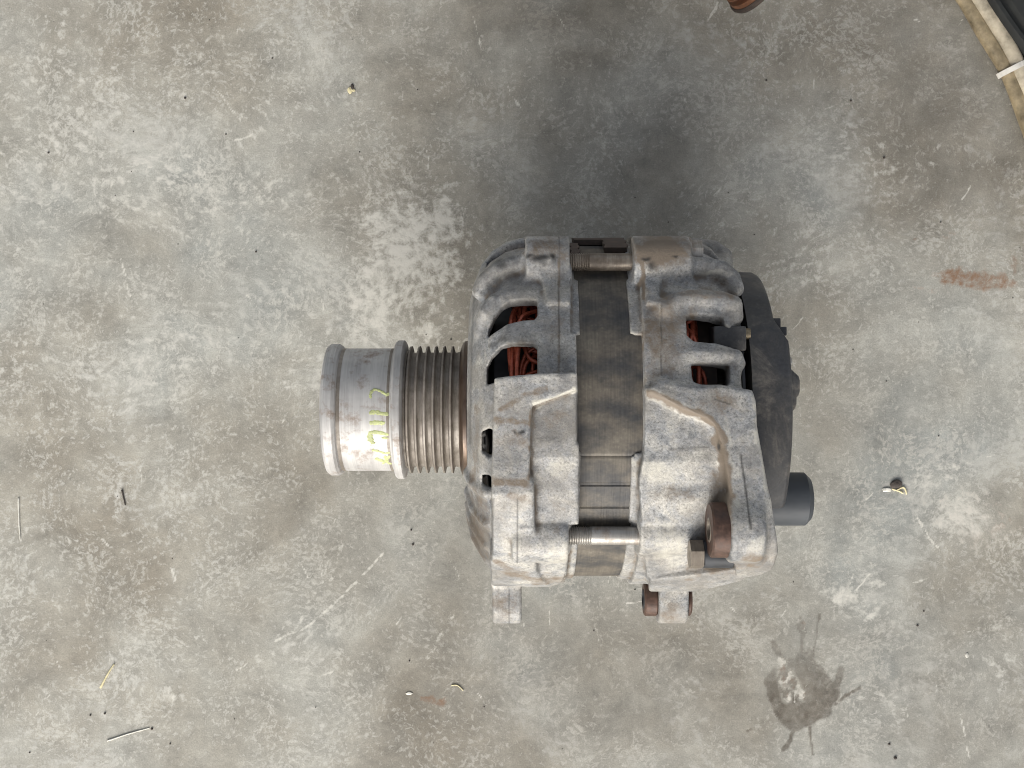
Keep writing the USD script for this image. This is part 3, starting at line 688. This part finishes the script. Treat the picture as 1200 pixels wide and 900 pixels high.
# the panel, the diagonal step and the bracket that carries the upper bushing
R.add(R.slab(R.poly_px([(757, 455), (800, 478), (838, 495), (850, 560), (856, 600), (838, 690), (760, 692), (752, 614), (748, 560), (757, 523)], 76.5), 66, R.facets([(3, 75.9), (19, 76.8), (46, 76.6), (74, 74.8), (92, 74)]), 1.0), 1.4)
hi3 = R.hi([-16, -6, 8, 16, 24, 30, 38, 46, 56], [76.8, 78.8, 81.5, 85, 91, 93.5, 92.5, 88, 82])
wing = R.poly_px([(812, 453, 77), (846, 452, 77), (882, 457, 78), (886.5, 470, 79), (888, 500, 80.5), (899, 563, 86), (907, 610, 90), (911, 642, 90), (904, 662, 88), (892, 669, 86), (862, 673, 84), (858, 640, 88), (857, 600, 87), (853, 560, 85), (847, 525, 82), (838, 500, 80), (826, 490, 78), (800, 480, 77), (762, 459, 76), (770, 446, 76)])
R.add(R.slab(wing, 64, hi3, 1.5), 4)
R.add(R.slab(R.poly_px([(762, 680), (858, 668), (892, 668), (868, 682), (812, 694), (760, 694)], 80), 64, 80, 1.5), 2)
R.add(R.axcyl(29.5, 88, 12.0, 80, 93), 4)
R.add(R.lug(55, -2, 85, -6, 9.6, 5.0, 64, 77), 3)
rm = R.mesh(seed=5); R = None
rear = obj('rear_housing', rm, 'cast_aluminium', alt, smooth=True, primvars={'dirt_shade': dirt_shade(rm, [
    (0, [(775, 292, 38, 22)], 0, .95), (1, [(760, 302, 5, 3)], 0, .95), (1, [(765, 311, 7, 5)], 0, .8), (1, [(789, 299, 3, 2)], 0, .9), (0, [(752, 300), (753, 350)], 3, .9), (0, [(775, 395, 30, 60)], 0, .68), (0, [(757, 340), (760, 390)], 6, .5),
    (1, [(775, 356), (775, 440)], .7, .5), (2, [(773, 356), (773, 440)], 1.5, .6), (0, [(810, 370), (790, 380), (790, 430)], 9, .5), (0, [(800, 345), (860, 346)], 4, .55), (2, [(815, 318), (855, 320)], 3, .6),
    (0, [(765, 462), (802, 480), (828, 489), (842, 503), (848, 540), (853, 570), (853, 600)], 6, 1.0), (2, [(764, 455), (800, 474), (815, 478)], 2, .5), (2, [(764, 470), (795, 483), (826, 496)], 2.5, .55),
    (0, [(843, 600, 16, 50)], 0, .9), (0, [(845, 665, 30, 10)], 0, .6), (2, [(770, 550, 34, 20)], 0, .62), (2, [(795, 500, 34, 22)], 0, .35), (2, [(785, 640, 30, 34)], 0, .6), (2, [(852, 490), (856, 560), (866, 620)], 5, .45), (2, [(884, 460), (888, 510), (900, 575)], 3, .6),  # cream on the lower boss also paints its lit side
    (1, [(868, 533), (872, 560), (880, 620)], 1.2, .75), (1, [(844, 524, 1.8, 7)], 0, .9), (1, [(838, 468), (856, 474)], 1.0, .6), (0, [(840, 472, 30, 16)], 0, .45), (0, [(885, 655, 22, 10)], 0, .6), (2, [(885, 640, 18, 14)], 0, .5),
    (1, [(753, 525), (746, 580)], 1.6, .5), (0, [(790, 715, 20, 20)], 0, .35), (1, [(795, 575, 36, 9)], 0, .32), (0, [(795, 580, 36, 14)], 0, .35), (1, [(785, 527), (830, 524)], 1.5, .4), (0, [(830, 620), (815, 670)], 8, .5), (1, [(845, 640, 14, 30)], 0, .4), (0, [(800, 440, 30, 12)], 0, .4), (1, [(850, 412, 20, 5)], 0, .25), (0, [(830, 335, 30, 16)], 0, .4)])})  # the dark band over the lower boss paints its shaded upper side

# stator core: one laminated ring with shallow axial grooves
th = np.linspace(0, 360, 721)[:-1]; xs = np.linspace(19, 55, 37)
rr = 71.9 - 0.5 * ((th > 21.6) & (th < 22.6)) - 0.45 * ((th > 30.0) & (th < 30.8)) - 0.35 * ((th > 12.6) & (th < 13.2)) + .25 * ((th > 32.5) & (th < 50))
v = cyl_pts(xs[:, None] + 0 * th, rr[None] + 0.05 * np.sin(xs * 9.1)[:, None], th[None] + 0 * xs[:, None])
vi = cyl_pts(xs[:, None] + 0 * th, 57 + 0 * th[None] + 0 * xs[:, None], th[None] + 0 * xs[:, None])
nt, nxs = len(th), len(xs)
def grid_faces(n0, n1):
    i, j = np.meshgrid(np.arange(n0 - 1), np.arange(n1), indexing='ij'); j2 = (j + 1) % n1
    return np.vstack([np.stack([i * n1 + j, (i + 1) * n1 + j, (i + 1) * n1 + j2], -1).reshape(-1, 3), np.stack([i * n1 + j, (i + 1) * n1 + j2, i * n1 + j2], -1).reshape(-1, 3)])
A = trimesh.Trimesh(v.reshape(-1, 3), grid_faces(nxs, nt), process=False)
B = revolve([(19, 57), (19, 71.5), (55, 71.5), (55, 57)], 120)
if (A.face_normals * (A.triangles_center - [37, 0, ZA])).sum() < 0:
    A.invert()
obj('stator_core', cat(A, B), 'lamination', alt)

# rotor, seen through the windows
obj('rotor', revolve([(-11, 8), (-11, 30), (-9, 52), (-7, 55), (10, 54.5), (12, 55), (62, 55), (64, 51), (76, 51), (78, 20), (78, 8)], 64), 'black_steel', alt)
def winding(x0, x1, seed):
    """the coil end: many enamelled wires bent over between the slots"""
    g = np.random.default_rng(seed); ms = []
    s = 1 if x1 > x0 else -1
    for k in range(150):
        a = k * 360 / 150 + g.normal(0, .6)
        span = g.uniform(24, 40)
        ra, top = g.uniform(61, 67.5), g.uniform(.42, 1.0)
        h = (x1 - x0) * top
        P = [(x0, ra, a), (x0 + h * .6, ra + g.normal(0, .6), a + span * .04), (x0 + h * .92, ra + g.normal(0, 1), a + span * .16), (x0 + h, ra + g.normal(0, 1), a + span * .5), (x0 + h * .92, ra + g.normal(0, 1), a + span * .84), (x0 + h * .6, ra, a + span * .96), (x0, ra, a + span)]
        P = catmull([cyl_pts(np.array(x), np.array(r), np.array(t)) for x, r, t in P], 4)
        ms.append(tube(P, .85, 7, False))
    return cat(*ms)
obj('copper_winding', winding(19, -1, 3), 'copper_wire', alt, smooth=50)
obj('copper_winding', winding(55, 77, 8), 'copper_wire', alt, smooth=50)
obj('insulation_light_block', cat(revolve([(2, 56.5), (2, 60), (19, 60), (19, 56.5)], 90), revolve([(55, 56.5), (55, 59), (80, 59), (80, 56.5)], 90)), 'dark_rust', alt)  # dark inner rings; the rear one is lengthened to block stray light

# through bolts
def bolt(th, r, mt, x0=21, x1=50):
    a = math.radians(th); y, z = -r * math.sin(a), ZA + r * math.cos(a)
    prof = []
    x = x0
    while x < 30.0:
        prof += [(x, 3.25), (x + .35, 3.65), (x + .7, 3.25)]; x += .9
    prof += [(30.6, 3.3), (31.0, 3.55), (x1, 3.55)]
    n = 28; t = np.linspace(0, 2 * np.pi, n, endpoint=False); p = np.array(prof)
    v = np.stack([p[:, None, 0] + 0 * t, y + p[:, None, 1] * np.cos(t), z + p[:, None, 1] * np.sin(t)], -1).reshape(-1, 3)
    m = trimesh.Trimesh(v, grid_faces(len(p), n), process=False)
    if (m.face_normals * (m.triangles_center - [35, y, z])).sum() < 0:
        m.invert()
    return obj('through_bolt', m, mt, alt)
bolt(-51.5, 76.3, 'tarnished_bolt')
bolt(38.6, 76.3, 'bolt_steel')
bolt(128.5, 76, 'tarnished_bolt')
bolt(-141.5, 76, 'tarnished_bolt')

def hexhead(th, r, x0, x1, rad, mt, wash=True):
    a = math.radians(th); y, z = -r * math.sin(a), ZA + r * math.cos(a)
    h = obj('bolt_head', xcyl(x0, x1, y, z, rad, sides=6), mt, alt, smooth=False)
    if wash:
        obj('flange_washer', xcyl(x0 - 1.6, x0, y, z, rad * 1.18, ch=.3), mt, h)
hexhead(-53.5, 78.5, 71, 75.5, 5.6, 'bolt_steel')
hexhead(128.5, 76, 71, 75, 5.6, 'bolt_steel')
hexhead(-141.5, 76, 71, 75, 5.6, 'bolt_steel')
a = math.radians(38.0); yb, zb = -87 * math.sin(a), ZA + 87 * math.cos(a)
h = obj('bolt_head', xcyl(67.4, 72.4, yb, zb, 5.7, sides=6), 'tarnished_bolt', alt, smooth=False)
obj('flange_washer', xcyl(72.4, 84, yb, zb, 5.2, ch=.5), 'black_steel', h)

# rusty bushings
def ring(x0, x1, y, z, ro, ri, ch=.7, n=48):
    prof = [(x0, ri), (x0, ro - ch), (x0 + ch, ro), (x1 - ch, ro), (x1, ro - ch), (x1, ri)]
    t = np.linspace(0, 2 * np.pi, n, endpoint=False); p = np.array(prof + prof[:1])
    v = np.stack([p[:, None, 0] + 0 * t, y + p[:, None, 1] * np.cos(t), z + p[:, None, 1] * np.sin(t)], -1).reshape(-1, 3)
    m = trimesh.Trimesh(v, grid_faces(len(p), n), process=False)
    return m if m.volume > 0 else (m.invert() or m)
a = math.radians(29.5); yb, zb = -88 * math.sin(a), ZA + 88 * math.cos(a)
b = obj('bushing', ring(73.6, 82, yb, zb, 10.3, 4.2), 'rust', alt, label='rusty bushing in the upper ear')
obj('bushing_sleeve', ring(73.4, 81, yb, zb, 4.7, 3.7, .2), 'tarnished_bolt', b)
for x0, x1 in ((58.2, 64.2), (76.8, 79.0)):
    b = obj('bushing', ring(x0, x1, -84, ZA - 6, 7.4, 3.6), 'rust', alt, label='rusty bushing in the lower ear')
    if x0 < 60:
        obj('bushing_sleeve', ring(x0 - .3, x1, -84, ZA - 6, 4.4, 3.4, .2), 'black_steel', b)

# rusty bracket behind the upper bolt
br = []
for (x0, x1, t0, t1, r0, r1) in ((26, 39, -84, -75, 72.4, 74.6), (38, 47.5, -80, -64, 72.4, 74.8), (24, 27.5, -70, -58, 72.4, 74.4)):
    t = np.linspace(t0, t1, 7); P = []
    for x, r in ((x0, r0), (x1, r0), (x1, r1), (x0, r1)):
        P.append(cyl_pts(x + (0.6 * np.sin(t * 1.3) if r == r1 else 0 * t), r + 0 * t, t))
    v = np.vstack(P); f = []
    for r_ in range(4):
        for c_ in range(6):
            a0, b0 = r_ * 7 + c_, ((r_ + 1) % 4) * 7 + c_
            f += [(a0, b0, b0 + 1), (a0, b0 + 1, a0 + 1)]
    f += [(0, 7, 14), (0, 14, 21), (6, 20, 13), (6, 27, 20)]
    m = trimesh.Trimesh(v, f, process=False)
    if m.volume < 0:
        m.invert()
    br.append(m)
obj('retaining_clip', cat(*br), 'dark_rust', alt, label='rusty clip over the stator behind the upper bolt')

# rear plastic cover: profile in the y-z plane, domed edge
def cover():
    import shapely.geometry as sg
    from shapely.ops import unary_union
    base = sg.Point(0, 0).buffer(60, 96)
    base = base.intersection(sg.box(-70, -70, 39, 70)).buffer(-6).buffer(6)      # y' (towards the picture's bottom), z'
    ms = []
    levels = [(93.4, 0), (99.5, 0), (107.6, .2), (108.8, .8), (109.3, 2.0), (109.4, 6)]
    n = 220
    rings = []
    for x, ins in levels:
        p = base.buffer(-ins, join_style=1)
        c = np.array([p.exterior.interpolate(s, normalized=True).coords[0] for s in np.linspace(0, 1, n, endpoint=False)])
        a = np.arctan2(c[:, 1], c[:, 0]); c = c[np.argsort(a)]
        low = 4.6 * (1 - np.clip((c[:, 0] + 37) / 9, 0, 1)) * np.clip((x - 96) / 8, 0, 1)
        rings.append(np.stack([x - low, -c[:, 0], ZA + c[:, 1]], 1))
    v = np.vstack(rings + [[[109.2, 0, ZA]], [[93.4, 0, ZA]]])
    f = grid_faces(len(levels), n)
    q = np.arange(n); q2 = (q + 1) % n; k = len(levels) * n
    f = np.vstack([f, np.stack([(len(levels) - 1) * n + q, np.full(n, k), (len(levels) - 1) * n + q2], 1), np.stack([q2, np.full(n, k + 1), q], 1)])
    m = trimesh.Trimesh(v, f, process=False)
    if m.volume < 0:
        m.invert()
    return m
cov = obj('rear_cover', cover(), 'black_plastic', alt, smooth=40)
def at_x(px, py, r):
    x, t = on_cyl(px, py, r); p = cyl_pts(np.array(x), np.array(r), np.array(t))
    return p
obj('terminal_cap', cat(rbox((98, -.5, ZA + 34), (112.2, 17.5, ZA + 56), 4.0), rbox((98, 5, ZA + 34), (113.6, 16, ZA + 55), 3.5)), 'black_plastic', cov)
obj('terminal_clip', cat(rbox((100, 33.5, ZA + 38), (107.6, 37.6, ZA + 45), .5), rbox((103, 30.6, ZA + 40), (109.8, 34, ZA + 46), .4)), 'black_plastic', cov)
obj('cover_screw', xcyl(106, 110.6, 20, ZA + 50, 2.0, ch=.4), 'bolt_steel', cov)
obj('slip_ring_plate', revolve([(89.3, 40), (89.3, 61.5), (90.4, 61.5), (90.4, 40)], 120), 'black_steel', alt)
obj('cover_stud', xcyl(88, 94, 31, ZA + 51, 2.2), 'brass', alt)
obj('brush_holder', rbox((77.8, 24, ZA + 40), (90.5, 33.6, ZA + 62), .8), 'black_plastic', alt)
pl = obj('connector_plug', xcyl(100, 125.0, -37.2, ZA + 20, 11.2, n=64, ch=2.2), 'plug_plastic', alt)

# pulley
def rv(p, n=160):
    return revolve(p, n)
drum = rv([(-80.4, 12), (-80.4, 25.5), (-79.6, 28.0), (-78.6, 28.7), (-75.2, 28.7), (-74.0, 27.9), (-73.4, 26.75), (-51.2, 26.75), (-50.4, 27.2), (-50.2, 29.6), (-49.4, 30.3), (-46.8, 30.3), (-46.2, 29.4), (-45.8, 26.0), (-45.8, 12)])
pul = obj('pulley', drum, 'turned_steel', alt, smooth=28)
pr = [(-45.8, 12), (-45.8, 25.6), (-45.0, 25.6)]
x = -43.9
for k in range(6):
    pr += [(x - .95, 25.0), (x - .35, 27.6), (x + .35, 27.8), (x + .95, 25.2), (x + 1.5, 24.9)]
    x += 3.62
pr += [(-22.2, 25.4), (-22.2, 12)]
obj('pulley_groove_band', rv(pr), 'grooved_steel', pul, smooth=25)
obj('pulley_flange', rv([(-22.2, 12), (-22.2, 26.8), (-21.4, 28.8), (-20.4, 29.9), (-18.9, 30.2), (-18.6, 29.6), (-18.6, 12)]), 'copper_flange', pul, smooth=28)
for x0, x1 in ((-73.5, -71.9), (-52.3, -51.15)):
    obj('rust_ring', revolve([(x0, 26.5), (x0, 26.82), (x1, 26.80), (x1, 26.5)], 160), 'grooved_steel', pul, smooth=28)
obj('shaft_nut', cat(xcyl(-79, -17, 0, ZA, 9.0, n=40), rv([(-76, 9), (-76, 22), (-74, 22), (-74, 9)], 60)), 'black_steel', pul)

def paint(pts, w, r=26.82):
    """a stroke of paint that follows the drum"""
    P = catmull([on_cyl(370 + X / 4.736, 380 + Y / 4.736, r) for X, Y in pts], 6)
    xy = np.stack([P[:, 0], np.radians(P[:, 1]) * r], 1)
    t = np.gradient(xy, axis=0); t /= np.linalg.norm(t, axis=1, keepdims=True) + 1e-9
    nrm = np.stack([-t[:, 1], t[:, 0]], 1)
    g = np.random.default_rng(int(abs(pts[0][0] * 7 + pts[0][1])))
    k = len(xy); wv = w * (1 + .25 * g.normal(size=k)); wv[0] *= .6; wv[-1] *= .6
    L, Rr = xy + nrm * wv[:, None], xy - nrm * wv[:, None]
    top = [cyl_pts(q[:, 0], np.full(k, r + h), np.degrees(q[:, 1] / r)) for q, h in ((L, -.04), (L * .7 + Rr * .3, .1), (L * .3 + Rr * .7, .1), (Rr, -.04))]
    v = np.vstack(top); f = []
    for a in range(3):
        for b_ in range(k - 1):
            f += [(a * k + b_, (a + 1) * k + b_, (a + 1) * k + b_ + 1), (a * k + b_, (a + 1) * k + b_ + 1, a * k + b_ + 1)]
    m = trimesh.Trimesh(v, f, process=False)
    if (m.face_normals[:, 2]).sum() < 0:
        m.invert()
    return m
mk = [[([(306, 412), (303, 390), (315, 368), (334, 362), (362, 372), (388, 388), (408, 390)], .75), ([(396, 382), (404, 394)], 1.3)],
      [([(296, 494), (330, 488), (366, 496), (404, 498)], 1.0), ([(300, 488), (318, 486)], 1.0)],
      [([(298, 548), (340, 546), (380, 550)], 1.25), ([(368, 540), (376, 556)], 1.2)],
      [([(330, 660), (304, 652), (296, 630), (302, 604), (340, 600), (405, 614)], 1.0), ([(300, 610), (312, 650)], 1.2), ([(365, 630), (404, 632)], .7)],
      [([(312, 698), (345, 704), (385, 716), (414, 712)], .85)],
      [([(330, 744), (350, 752), (380, 762), (420, 776)], 1.2), ([(372, 776), (392, 752), (412, 728)], .9), ([(384, 730), (402, 772)], 1.0)]]
for grp in mk:
    obj('paint_mark', cat(*[paint(p, w * .74) for p, w in grp]), 'yellow_paint', pul, smooth=False)

# ------------------------------------------------------------------ the second alternator, mostly beyond the top of the picture
c0 = floor_at(872, -66, 38)
oth = thing('alternator', 'second alternator of which only a rust-brown ribbed pulley pokes into the top edge', 'alternator', (c0[0], c0[1], 0))
prof = [(-11, 8), (-11, 23)]
x = -9.5
for k in range(6):
    prof += [(x - .9, 22.6), (x - .3, 25.2), (x + .3, 25.4), (x + .9, 22.8), (x + 1.3, 22.5)]; x += 3.4
prof += [(10.4, 23), (10.4, 26.2), (12.6, 26.8), (13.2, 26), (13.2, 8)]
def tilt(m):
    m = m.copy(); v = np.array(m.vertices); v[:, 2] -= ZA
    Rz = trimesh.transformations.rotation_matrix(math.radians(-24), [0, 0, 1])[:3, :3]
    Ry = trimesh.transformations.rotation_matrix(math.radians(20), [0, 1, 0])[:3, :3]
    m.vertices = v @ (Rz @ Ry).T + [0, 0, 38]
    return m
obj('pulley_groove_band', tilt(revolve(prof, 96)), 'orange_rust', oth, smooth=25)
obj('pulley_rim', tilt(revolve([(12.4, 20), (12.4, 27.2), (13.6, 28), (15, 27.6), (15.4, 20)], 96)), 'dark_rust', oth, smooth=28)
obj('shaft_nut', tilt(revolve([(-20, 0), (-20, 9), (18, 9), (18, 0)], 48)), 'black_steel', oth)
obj('housing', tilt(revolve([(-165, 0), (-165, 36), (-155, 54), (-110, 65), (-95, 65), (-80, 60), (-60, 49), (-40, 35), (-25, 24), (-18, 20), (-18, 0)], 96)), 'dark_rust', oth, smooth=30)

# ------------------------------------------------------------------ hose loop and black tyre at the upper right corner
def arc(pts, off, z, n=14):
    p = catmull([floor_at(x, y) for x, y in pts], n)
    t = np.gradient(p, axis=0); t /= np.linalg.norm(t, axis=1, keepdims=True)
    nrm = np.stack([t[:, 1], -t[:, 0], 0 * t[:, 0]], 1)
    q = p + nrm * off; q[:, 2] = z
    return q
C = [(987, -170), (1047, -100), (1100, -38), (1131, 2), (1159, 47), (1181, 88), (1199, 130), (1220, 200), (1232, 290)]
hose = thing('hose_loop', 'tan rubber hose doubled side by side round the black tyre with a white tie', 'hose', (0, 0, 0))
A1, A2 = arc(C, 2.6, 5.0), arc(C, -3.2, 6.6)
if A1[len(A1) // 2, 0] > A2[len(A2) // 2, 0]:
    A1, A2 = arc(C, -2.9, 5.0), arc(C, 2.9, 6.6)
def wob(p, s):
    return p + np.stack([0.35 * np.sin(np.arange(len(p)) * .21 + s), 0.35 * np.cos(np.arange(len(p)) * .17 + s), 0 * p[:, 0]], 1)
obj('outer_hose', tube(wob(A1, 0), 3.5, 18), 'tan_hose', hose, smooth=True)
obj('inner_hose', tube(wob(A2, 2), 3.9, 18), 'pale_hose', hose, smooth=True)
# tie strap round both hoses
k = int(np.argmin(np.hypot(*(A1[:, :2] - floor_at(1186, 82)[:2]).T)))
ca, cb = A1[k], A2[k]
ax = (A1[k + 1] - A1[k - 1]); ax /= np.linalg.norm(ax)
sd = cb - ca; sd -= ax * (sd @ ax); sd /= np.linalg.norm(sd); upv = np.cross(ax, sd)
loop = []
for t in np.linspace(0, 2 * np.pi, 41):
    e = (np.cos(t) * sd * 7.6 + np.sin(t) * upv * 4.6)
    loop.append((ca + cb) / 2 + e)
loop = np.array(loop); v = np.vstack([loop - ax * 1.3, loop + ax * 1.3, (loop - (ca + cb) / 2) * .9 + (ca + cb) / 2 + ax * 1.3, (loop - (ca + cb) / 2) * .9 + (ca + cb) / 2 - ax * 1.3])
f = []; n = 41
for r_ in range(4):
    for c_ in range(n - 1):
        a0, b0 = r_ * n + c_, ((r_ + 1) % 4) * n + c_
        f += [(a0, b0, b0 + 1), (a0, b0 + 1, a0 + 1)]
m = trimesh.Trimesh(v, f, process=False)
if m.volume < 0:
    m.invert()
obj('tie', m, 'white_tie', hose, smooth=30)

# black tyre lying inside the loop: ring about the loop's centre
cx, cy = floor_at(760, 330)[:2]
ctr = floor_at(1590, -260)
rad = float(np.mean(np.hypot(*(A2[40:90, :2] - ctr[:2]).T)))
prof = [(rad - 6.5, 0), (rad - 5.0, 4), (rad - 5.2, 11), (rad - 7, 13.5), (rad - 9, 13.2), (rad - 10, 11.2), (rad - 12, 11.4), (rad - 13.5, 14.0), (rad - 30, 17), (rad - 60, 16), (rad - 66, 8), (rad - 66, 0)]
n = 240; t = np.linspace(0, 2 * np.pi, n, endpoint=False); p = np.array(prof + prof[:1])
v = np.stack([p[:, None, 0] * np.cos(t), p[:, None, 0] * np.sin(t), p[:, None, 1] + 0 * t], -1).reshape(-1, 3)
m = trimesh.Trimesh(v, grid_faces(len(p), n), process=False)
if m.volume < 0:
    m.invert()
ty = thing('tyre', 'black rubber tyre edge in the upper right corner inside the tan hose', 'tyre', (ctr[0], ctr[1], 0))
obj('sidewall', m, 'black_rubber', ty, smooth=40)

# ------------------------------------------------------------------ bits lying on the floor
def straw(pts, r, name, label, cat_, mt, z=0.5):
    p = catmull([floor_at(x, y) for x, y in pts], 5); p[:, 2] = r * .8
    o = thing(name, label, cat_, (p[0][0], p[0][1], 0))
    k = len(p)
    obj('stem', tube(p - [p[0][0], p[0][1], 0], r * (1 - .4 * np.linspace(0, 1, k)), 7), mt, o, smooth=True)
straw([(118, 806), (127, 789), (134, 778)], .55, 'straw', 'short yellow straw standing steeper of the two near the lower left corner', 'straw', 'straw')
straw([(126, 868), (150, 860), (175, 853)], .4, 'straw', 'longer pale straw lying nearly flat at the lower left with a dark tip', 'straw', 'pale_chip')
straw([(22, 584), (22.5, 610), (24, 632)], .42, 'straw', 'thin upright pale straw close to the left edge', 'straw', 'pale_chip')
straw([(143, 574), (145, 583), (147, 592)], .42, 'twig', 'small dark brown twig on the bare floor left of the pulley', 'twig', 'grit')
straw([(529, 803), (536, 803), (543, 809)], .35, 'fibre', 'tiny pale fibre above the brown smear at the bottom', 'fibre', 'straw')

def lump(c, r, seed, flat=.5):
    s = trimesh.creation.icosphere(2, 1.0); v = np.array(s.vertices)
    v *= (1 + .6 * (meshkit.noise(v * 1.7 + seed * 9, seed) - .5))[:, None]
    v = v * np.array(r) ; v[:, 2] = v[:, 2] * flat
    s.vertices = v + np.array([c[0], c[1], 0]) + [0, 0, r[2] * flat * .8]
    return s
def debris(name, label, cat_, px, py, parts):
    o0 = floor_at(px, py); o = thing(name, label, cat_, (o0[0], o0[1], 0))
    for nm, x, y, r, mt, sd in parts:
        obj(nm, lump(floor_at(x, y) - o0, r, sd), mt, o, smooth=True)
    return o, o0
o, o0 = debris('dry_seed_head', 'dry seed husk with pale stalks right of the alternator', 'seed husk', 1049, 573, [('husk', 1050, 567.5, (3.0, 2.2, 2.2), 'grit', 3), ('seed', 1039, 574, (2.2, 1.0, 1.0), 'pale_chip', 4)])
for pts in ([(1045, 573), (1052, 575), (1058, 578)], [(1051, 574), (1057, 571), (1060, 573), (1062, 579)]):
    p = catmull([floor_at(x, y) - o0 for x, y in pts], 5); p[:, 2] = .7
    obj('stalk', tube(p, .42, 6), 'straw', o, smooth=True)
debris('leaf_crumb', 'tiny yellow leaf crumb above and left of the pulley', 'leaf crumb', 411, 104, [('leaf', 410, 106, (1.2, 1.6, .8), 'straw', 5), ('leaf', 413, 102, (.8, 1.4, .8), 'grit', 6), ('leaf', 414, 106, (1.0, .7, .6), 'straw', 8)])
debris('white_chip', 'bright white chip at the left end of the brown smear', 'chip', 479, 813, [('flake', 479.5, 812.5, (1.6, .8, .7), 'pale_chip', 7)])
debris('white_chip', 'small white chip on the bare floor near the right edge, above the long scratch', 'chip', 1133, 768, [('flake', 1133, 768, (.8, 1.4, .6), 'pale_chip', 9)])
gm = []
for k in range(50):
    c = floor_at(rng.uniform(0, 1200), rng.uniform(0, 900)); r = rng.uniform(.18, .45) * np.array([1, rng.uniform(.6, 1.3), .8])
    s = trimesh.creation.icosphere(1, 1.0); s.vertices = np.array(s.vertices) * r + [c[0], c[1], r[2] * .5]
    gm.append(s)
for x, y, r in ((217, 115, 1.0), (57, 179, .8), (300, 295, .8), (123, 836, .9), (106, 838, .8), (178, 854, 1.0), (484, 638, 1.0), (482, 621, .8), (1036, 185, 1.0), (1075, 733, .9), (1042, 872, 1.0), (1049, 888, 1.4), (898, 94, .8), (997, 118, .9)):
    r *= .6; c = floor_at(x, y); s = trimesh.creation.icosphere(1, r); s.vertices = np.array(s.vertices) + [c[0], c[1], r * .4]
    gm.append(s)
g = obj('grit', cat(*gm), 'grit', smooth=True)
tag(g, 'scattered dark grit grains all over the concrete', 'grit', kind='stuff')
